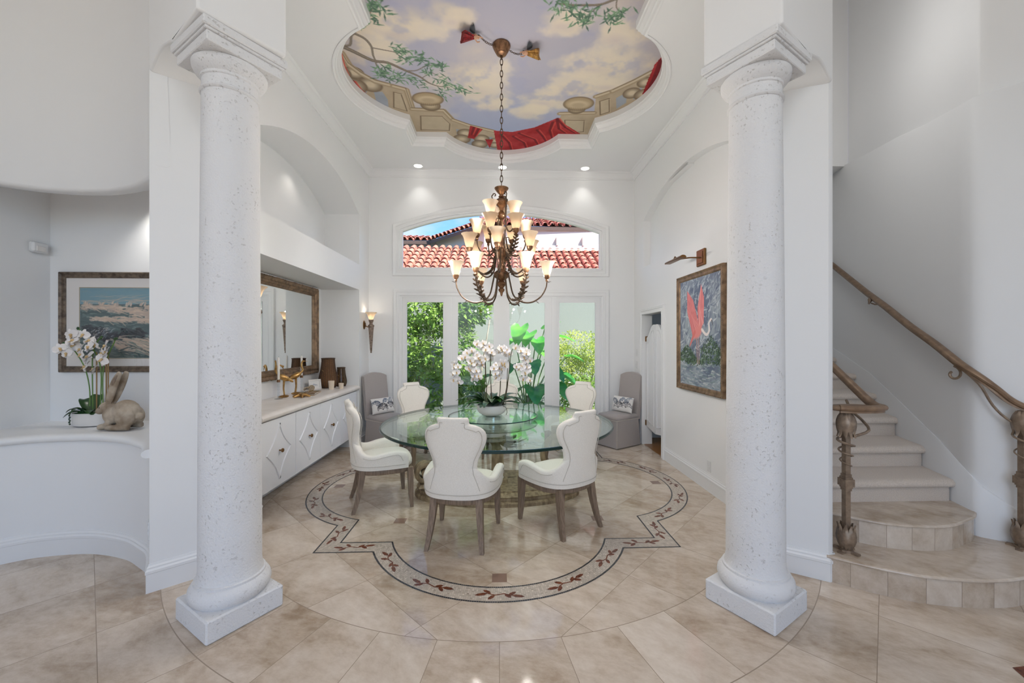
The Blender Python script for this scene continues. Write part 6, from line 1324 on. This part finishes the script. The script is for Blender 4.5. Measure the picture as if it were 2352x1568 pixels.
for x, z in ((-3.399, 1.641), (-3.361, 1.591), (-3.409, 1.491), (-3.312, 1.481), (-3.244, 1.541), (-3.176, 1.491), (-3.137, 1.551), (-3.166, 1.441), (-3.244, 1.36), (-3.302, 1.381), (-3.312, 1.641), (-3.283, 1.591), (-3.351, 1.521), (-3.205, 1.561), (-3.45, 1.53), (-3.39, 1.56), (-3.13, 1.50), (-3.26, 1.46)): put_flower(t, Vector((x, O.y-.03+rr.uniform(-.03, .03), z))-O, (rr.gauss(-.3, .5), -1, rr.gauss(.2, .4)), rr.gauss(0, .5), rr.uniform(1.2, 1.5))

# ------------------------------------------------------------ stone rabbit on the ledge
t = thing('rabbit_figurine', 'weathered stone rabbit with upright ears lying on the left ledge', 'figurine', (-3.012, 3.262, .908)); t.scale = (.9, .95, .96); b = MB()
b.ball((.055, 0, .135), (.115, .075, .105), 16, Matrix.Rotation(R(12), 4, 'Y')); b.ball((-.055, 0, .12), (.085, .062, .085), 14, Matrix.Rotation(R(25), 4, 'Y')); b.ball((.085, -.045, .10), (.082, .045, .085), 14); b.ball((.085, .045, .10), (.082, .045, .085), 14)
b.ball((-.115, 0, .175), (.062, .046, .05), 14, Matrix.Rotation(R(-20), 4, 'Y')); b.ball((-.165, 0, .15), (.042, .034, .030), 12, Matrix.Rotation(R(-20), 4, 'Y')); b.ball((.175, 0, .10), .03, 10)
for s in (-1, 1):
    P = catmull([(-.085, s*.018, .20), (-.055, s*.028, .28), (-.01, s*.034, .39), (.03, s*.03, .47)], 5); b.tube(P, [.018+.017*math.sin(PI*i/(len(P)-1))**.8*(1 if i < len(P)-1 else .4) for i in range(len(P))], 10, flat=.55, up=(0, 1, 0))
    b.tube(catmull([(.13, s*.06, .02), (.03, s*.065, .02), (-.06, s*.06, .022)], 4), [.024]*8+[.02], 8); b.tube(catmull([(-.05, s*.035, .07), (-.09, s*.035, .03), (-.15, s*.038, .018)], 4), [.026]*8+[.018], 8)
remesh(b.build('body', M_rabbit, t), .0065)
for s in (-1, 1):
    b = MB(); b.ball((-.137, s*.036, .178), (.010, .006, .006), 8); b.build('eye', M_dark, t)
    b = MB(); P = catmull([(-.065, s*.030, .265), (-.012, s*.05, .385), (.018, s*.046, .445)], 4); b.tube(P, [.004+.010*math.sin(PI*i/(len(P)-1)) for i in range(len(P))], 6, flat=.35, up=(0, 1, 0)); b.build('inner_ear', M_wood, t)

# ------------------------------------------------------------ pictures
FRP = [(0, 0), (0, .018), (.008, .03), (.016, .026), (.024, .018), (.032, .02), (.045, .02), (.052, .012), (.055, 0)]
t = thing('seascape_picture', 'framed seascape print with wide mat on the alcove back wall', 'picture', (-3.285, AB-.004, 1.77)); w2, h2 = .57, .44
b = MB(); b.sweep([(-w2, -h2), (w2, -h2), (w2, h2), (-w2, h2)], FRP, True, f3=lambda u, z, d: Vector((u, -d, z))); b.build('frame', M_framed, t, smooth=20)
b = MB(); b.box(-w2+.04, w2-.04, -.006, -.002, -h2+.04, h2-.04); b.build('mat_board', M_mat, t, smooth=0)
aw, ah = .80, .615; A = Art(aw, ah, .0036, (118, 154, 166), 31); r = random.Random(17); V = A.Y/ah
def dabs(k, x0, x1, y0, y1, a, la, lb, w, cols, al=.85):
    for i in range(k):
        x, y = r.uniform(x0, x1)*aw, r.uniform(y0, y1)*ah; q = a+r.gauss(0, .18); l = r.uniform(la, lb); A.stroke([(x, y), (x+math.cos(q)*l*.5, y+math.sin(q)*l*.5+.004), (x+math.cos(q)*l, y+math.sin(q)*l)], r.uniform(w*.5, w), r.choice(cols), w*.3, al)
sea = [(92, 112, 112), (110, 130, 128), (76, 94, 96), (128, 146, 140)]; foam = [(206, 184, 164), (196, 174, 156), (214, 196, 178), (188, 170, 156)]; dark = [(50, 54, 60), (62, 66, 72), (40, 44, 52), (78, 84, 90)]
dabs(60, 0, .9, .78, 1, .0, .06, .2, .012, [(112, 150, 164), (126, 158, 166), (134, 156, 158)], .6); dabs(26, 0, .8, .78, .84, 0, .08, .25, .010, [(190, 176, 162), (176, 170, 160)], .7); dabs(10, .1, .6, .85, .88, 0, .1, .3, .006, [(180, 176, 166)], .6)
A.blend((V < .765)*1.0, (84, 102, 104)); dabs(420, -.05, 1, 0, .75, .0, .03, .11, .014, sea)
for x0, x1, y0, y1, k in ((.0, .36, .70, .755, 60), (.30, .62, .66, .72, 46), (.68, 1, .69, .76, 70), (.52, .9, .60, .68, 70), (.1, .75, .53, .585, 90), (.55, 1, .50, .56, 50)): dabs(k, x0, x1, y0, y1, -.12, .03, .10, .018, foam, .8)
for k in range(6): dabs(10, .04+k*.15, .1+k*.15, .74, .78, 1.0, .01, .03, .016, foam, .8)
for x0, x1, y0, y1, k in ((.0, .28, .30, .46, 120), (.30, .46, .26, .36, 60), (.44, .68, .30, .42, 90), (.78, 1, .33, .44, 80), (.12, .30, .24, .32, 40)): dabs(k, x0, x1, y0, y1, r.uniform(-.5, .8), .012, .05, .020, dark, .9)
dabs(50, .12, .34, .28, .42, .4, .01, .03, .010, [(150, 160, 168), (130, 140, 152), (196, 190, 186)], .8)
for q in range(5): dabs(46, .40-.03*q, .98, .10+.035*q, .15+.04*q, -.28, .05, .16, .014, foam, .75); dabs(18, .45, .95, .08+.05*q, .12+.05*q, -.3, .05, .14, .010, sea+dark[:1], .8)
dabs(80, 0, .5, 0, .12, -.1, .04, .12, .016, [(80, 98, 96), (70, 86, 88), (110, 122, 114)], .8)
A.mesh('print', lambda x, y: (x-aw/2, -.0075, y-ah/2-.007), M_print, t)
b = MB(); b.tube([(-aw/2-.004, -.007, -ah/2-.011), (aw/2+.004, -.007, -ah/2-.011), (aw/2+.004, -.007, ah/2-.003), (-aw/2-.004, -.007, ah/2-.003)], .003, 4, closed=True); b.build('mat_line', M_matline, t)
b = MB(); b.box(-w2+.045, w2-.045, -.0135, -.0125, -h2+.045, h2-.045); b.build('glazing', M_picglass, t, smooth=0)

t = thing('flamingo_painting', 'gilt framed painting of a pink flamingo with raised wings on the right wall', 'picture', (XR-.003, 4.365, 1.705)); w2, h2 = .51, .672
fw_ = lambda u, z, d: Vector((-d, -u, z))
b = MB(); b.sweep([(-w2, -h2), (w2, -h2), (w2, h2), (-w2, h2)], [(0, 0), (0, .034), (.006, .044), (.016, .04), (.028, .034), (.05, .034), (.06, .028), (.066, .02)], True, f3=fw_); b.build('frame', M_frame, t, smooth=20)
b = MB()
for u0, z0, u1, z1 in ((-w2+.007, -h2, -w2+.007, h2), (w2-.007, -h2, w2-.007, h2), (-w2, h2-.007, w2, h2-.007), (-w2, -h2+.007, w2, -h2+.007)):
    k = int(math.hypot(u1-u0, z1-z0)/.02)
    for i in range(k): b.ball((-.041, -(u0+(u1-u0)*(i+.5)/k), z0+(z1-z0)*(i+.5)/k), (.006, .0085, .0085), 6)
b.build('frame_beading', M_frame, t)
aw, ah = .90, 1.225; A = Art(aw, ah, .0048, (150, 158, 168), 44); n = A.noise(5, 4); r = random.Random(8)
A.blend(np.clip((n-.45)*4, 0, 1), (96, 106, 128)); V = A.Y/ah; A.blend(np.clip((V-.75)*3, 0, .6)*(A.X/aw), (78, 88, 114))
for i in range(520):
    x, y = r.random()*aw, r.uniform(.28, 1)*ah; a = r.gauss(.9, .7); l = r.uniform(.03, .10); A.stroke([(x, y), (x+math.cos(a)*l, y+math.sin(a)*l)], r.uniform(.008, .024), r.choice([(206, 210, 212), (172, 182, 190), (120, 130, 150), (88, 98, 122), (190, 198, 202), (150, 162, 170)]), .006, .8)
for i in range(260):
    x, y = r.random()*aw, r.uniform(0, .24)*ah; l = r.uniform(.03, .10); A.stroke([(x, y), (x+l, y+r.gauss(0, .012))], r.uniform(.008, .02), r.choice([(138, 154, 168), (176, 186, 192), (104, 122, 140), (196, 200, 200), (120, 140, 140)]), .006, .85)
for x0, x1, y0, y1, k in ((0, .36, .22, .38, 260), (.50, .9, .22, .46, 330), (.18, .55, .20, .27, 80)):
    for i in range(k):
        x = r.uniform(x0, x1); e = .5-.5*math.cos(2*PI*(x-x0)/(x1-x0)); y = (y0+(y1-y0)*r.random()*(.55+.45*e))*ah; a = r.uniform(0, 6.28); l = r.uniform(.012, .03); A.stroke([(x, y), (x+math.cos(a)*l, y+math.sin(a)*l)], .014, r.choice([(40, 66, 44), (58, 88, 56), (30, 50, 40), (84, 108, 72)]), .007)
def wing(pts, n_, cols):
    A.poly([(x*aw, y*ah) for x, y in pts], cols[0], 1, 14, 18)
    for i in range(n_):
        q = i/(n_-1); p0 = Vector(pts[0]).lerp(Vector(pts[-1]), q); p1 = Vector(pts[2]).lerp(Vector(pts[1]), q*.9); A.stroke([(p0.x*aw, p0.y*ah), (p1.x*aw, p1.y*ah)], .012, r.choice(cols), .004, .8)
pk = [(222, 128, 128), (232, 150, 148), (206, 104, 110), (238, 170, 166)]
wing([(.50, .50), (.47, .72), (.56, .93), (.63, .80), (.62, .58)], 14, pk); wing([(.34, .48), (.20, .70), (.20, .90), (.36, .80), (.52, .54)], 18, pk)
A.blob((.47*aw, .50*ah), .13, .085, (226, 136, 132), .35, 1, .5, n, .5); A.stroke([(.40*aw, .50*ah), (.30*aw, .40*ah), (.27*aw, .37*ah)], .05, (218, 116, 112), .01)
P = [tuple(p)[:2] for p in catmull([(.58*aw, .52*ah, 0), (.68*aw, .475*ah, 0), (.75*aw, .51*ah, 0), (.74*aw, .57*ah, 0), (.78*aw, .605*ah, 0)], 6)]; A.stroke(P, .034, (232, 220, 216), .02); A.blob((.79*aw, .60*ah), .024, .02, (236, 222, 218), .3); A.stroke([(.80*aw, .595*ah), (.83*aw, .55*ah)], .016, (60, 54, 60), .006)
A.stroke([(.45*aw, .44*ah), (.47*aw, .21*ah)], .012, (206, 150, 132), .009); A.stroke([(.50*aw, .44*ah), (.51*aw, .21*ah)], .012, (190, 128, 116), .009)
for x0, y0, sx in ((.60, .27, -.05), (.70, .30, -.06), (.72, .30, .05), (.93, .36, -.07)): A.stroke([(x0*aw, y0*ah), ((x0+sx*.6)*aw, (y0-.01)*ah), ((x0+sx)*aw, (y0-.10)*ah)], .007, (196, 206, 208), .004)
A.mesh('canvas', lambda x, y: fw_(x-aw/2, y-ah/2, .022), M_canvas, t)

t = thing('picture_light', 'brass picture light above the flamingo painting', 'lamp', (XR, 4.33, 2.525)); b = MB(); b.rbox(-.028, 0, -.085, .085, -.09, .09, .006); b.rbox(-.034, -.028, -.06, .06, -.065, .065, .004); b.build('wall_plate', M_brass, t, smooth=0)
b = MB(); b.tube(catmull([(-.03, 0, .0), (-.12, .03, .006), (-.20, .06, .0), (-.26, .085, -.01)], 5), .008, 8); b.build('arm', M_brass, t)
b = MB(); M = Matrix.Translation((-.285, .05, -.025)); RR = []
for y in (-.2, .2): RR.append([M @ Vector((.034*math.cos(a), y, .024*math.sin(a))) for a in [PI*.0+PI*k/12 for k in range(13)]]+[M @ Vector((-.03, y, -.004)), M @ Vector((.03, y, -.004))])
b.rings(RR); b.build('lamp_bar', M_brass, t, smooth=40); b = MB(); b.tube([M @ Vector((0, -.03, .024)), M @ Vector((0, 0, .045)), M @ Vector((0, .03, .024))], .006, 6); b.build('swivel', M_brass, t)

# ------------------------------------------------------------ small fittings
def plate(name, lab, cat, f, w, h, kind):
    t = thing(name, lab, cat, f(0, 0, 0)); o = Vector(f(0, 0, 0)); g = lambda u, z, d: Vector(f(u, z, d))-o
    b = MB(); V = [g(u, z, d) for d, s in ((.0005, 1), (.004, 1), (.006, .93)) for u, z in ((-w*s/2, -h*s/2), (w*s/2, -h*s/2), (w*s/2, h*s/2), (-w*s/2, h*s/2))]; b.rings([V[0:4], V[4:8], V[8:12]]); b.build('cover', M_plastic, t, smooth=0)
    for z in ((-.02, .02) if kind == 'outlet' else (0,)):
        b = MB(); hw, hh = (.015, .013) if kind == 'outlet' else (.012, .028); V = [g(u, z+q, d) for d in (.005, .009) for u, q in ((-hw, -hh), (hw, -hh), (hw, hh), (-hw, hh))]; b.rings([V[:4], V[4:]]); b.build('socket' if kind == 'outlet' else 'rocker', M_plastic, t, smooth=0)
plate('wall_outlet', 'white wall outlet low on the right wall below the flamingo painting', 'outlet', lambda u, z, d: (XR-d, 4.19+u, .268+z), .072, .118, 'outlet')
plate('wall_outlet', 'white wall outlet low on the left wall between the buffet and the skirted chair', 'outlet', lambda u, z, d: (XL+d, 6.33+u, .33+z), .072, .118, 'outlet')
for z, k in ((1.415, 'upper of the plates'), (1.215, 'middle of the plates'), (1.03, 'lowest of the plates')): plate('switch_plate', 'white switch plate in the back right corner, '+k, 'switch', lambda u, z_, d, z=z: (XR-d, 6.43+u, z+z_), .072, .118, 'switch')
cw = Vector(CW[3]); cn = Vector((CW[4][1]-CW[2][1], -(CW[4][0]-CW[2][0]))).normalized(); cn = -cn if cn.y > 0 else cn; ct = Vector((-cn.y, cn.x))
plate('wall_outlet', 'white wall outlet on the curved left wall beside the slanted pier', 'outlet', lambda u, z, d: (cw.x+ct.x*u+cn.x*(d+.003), cw.y+ct.y*u+cn.y*(d+.003), .36+z), .072, .118, 'outlet')
t = thing('motion_sensor', 'small white motion sensor on the left alcove wall', 'sensor', (AX+.001, 3.52, 2.40)); b = MB(); b.rbox(.0, .045, -.06, .06, -.045, .045, .012); b.build('housing', M_plastic, t, smooth=30); b = MB(); b.rbox(.043, .05, -.035, .035, -.034, .01, .003); b.build('lens', M_white, t, smooth=0)
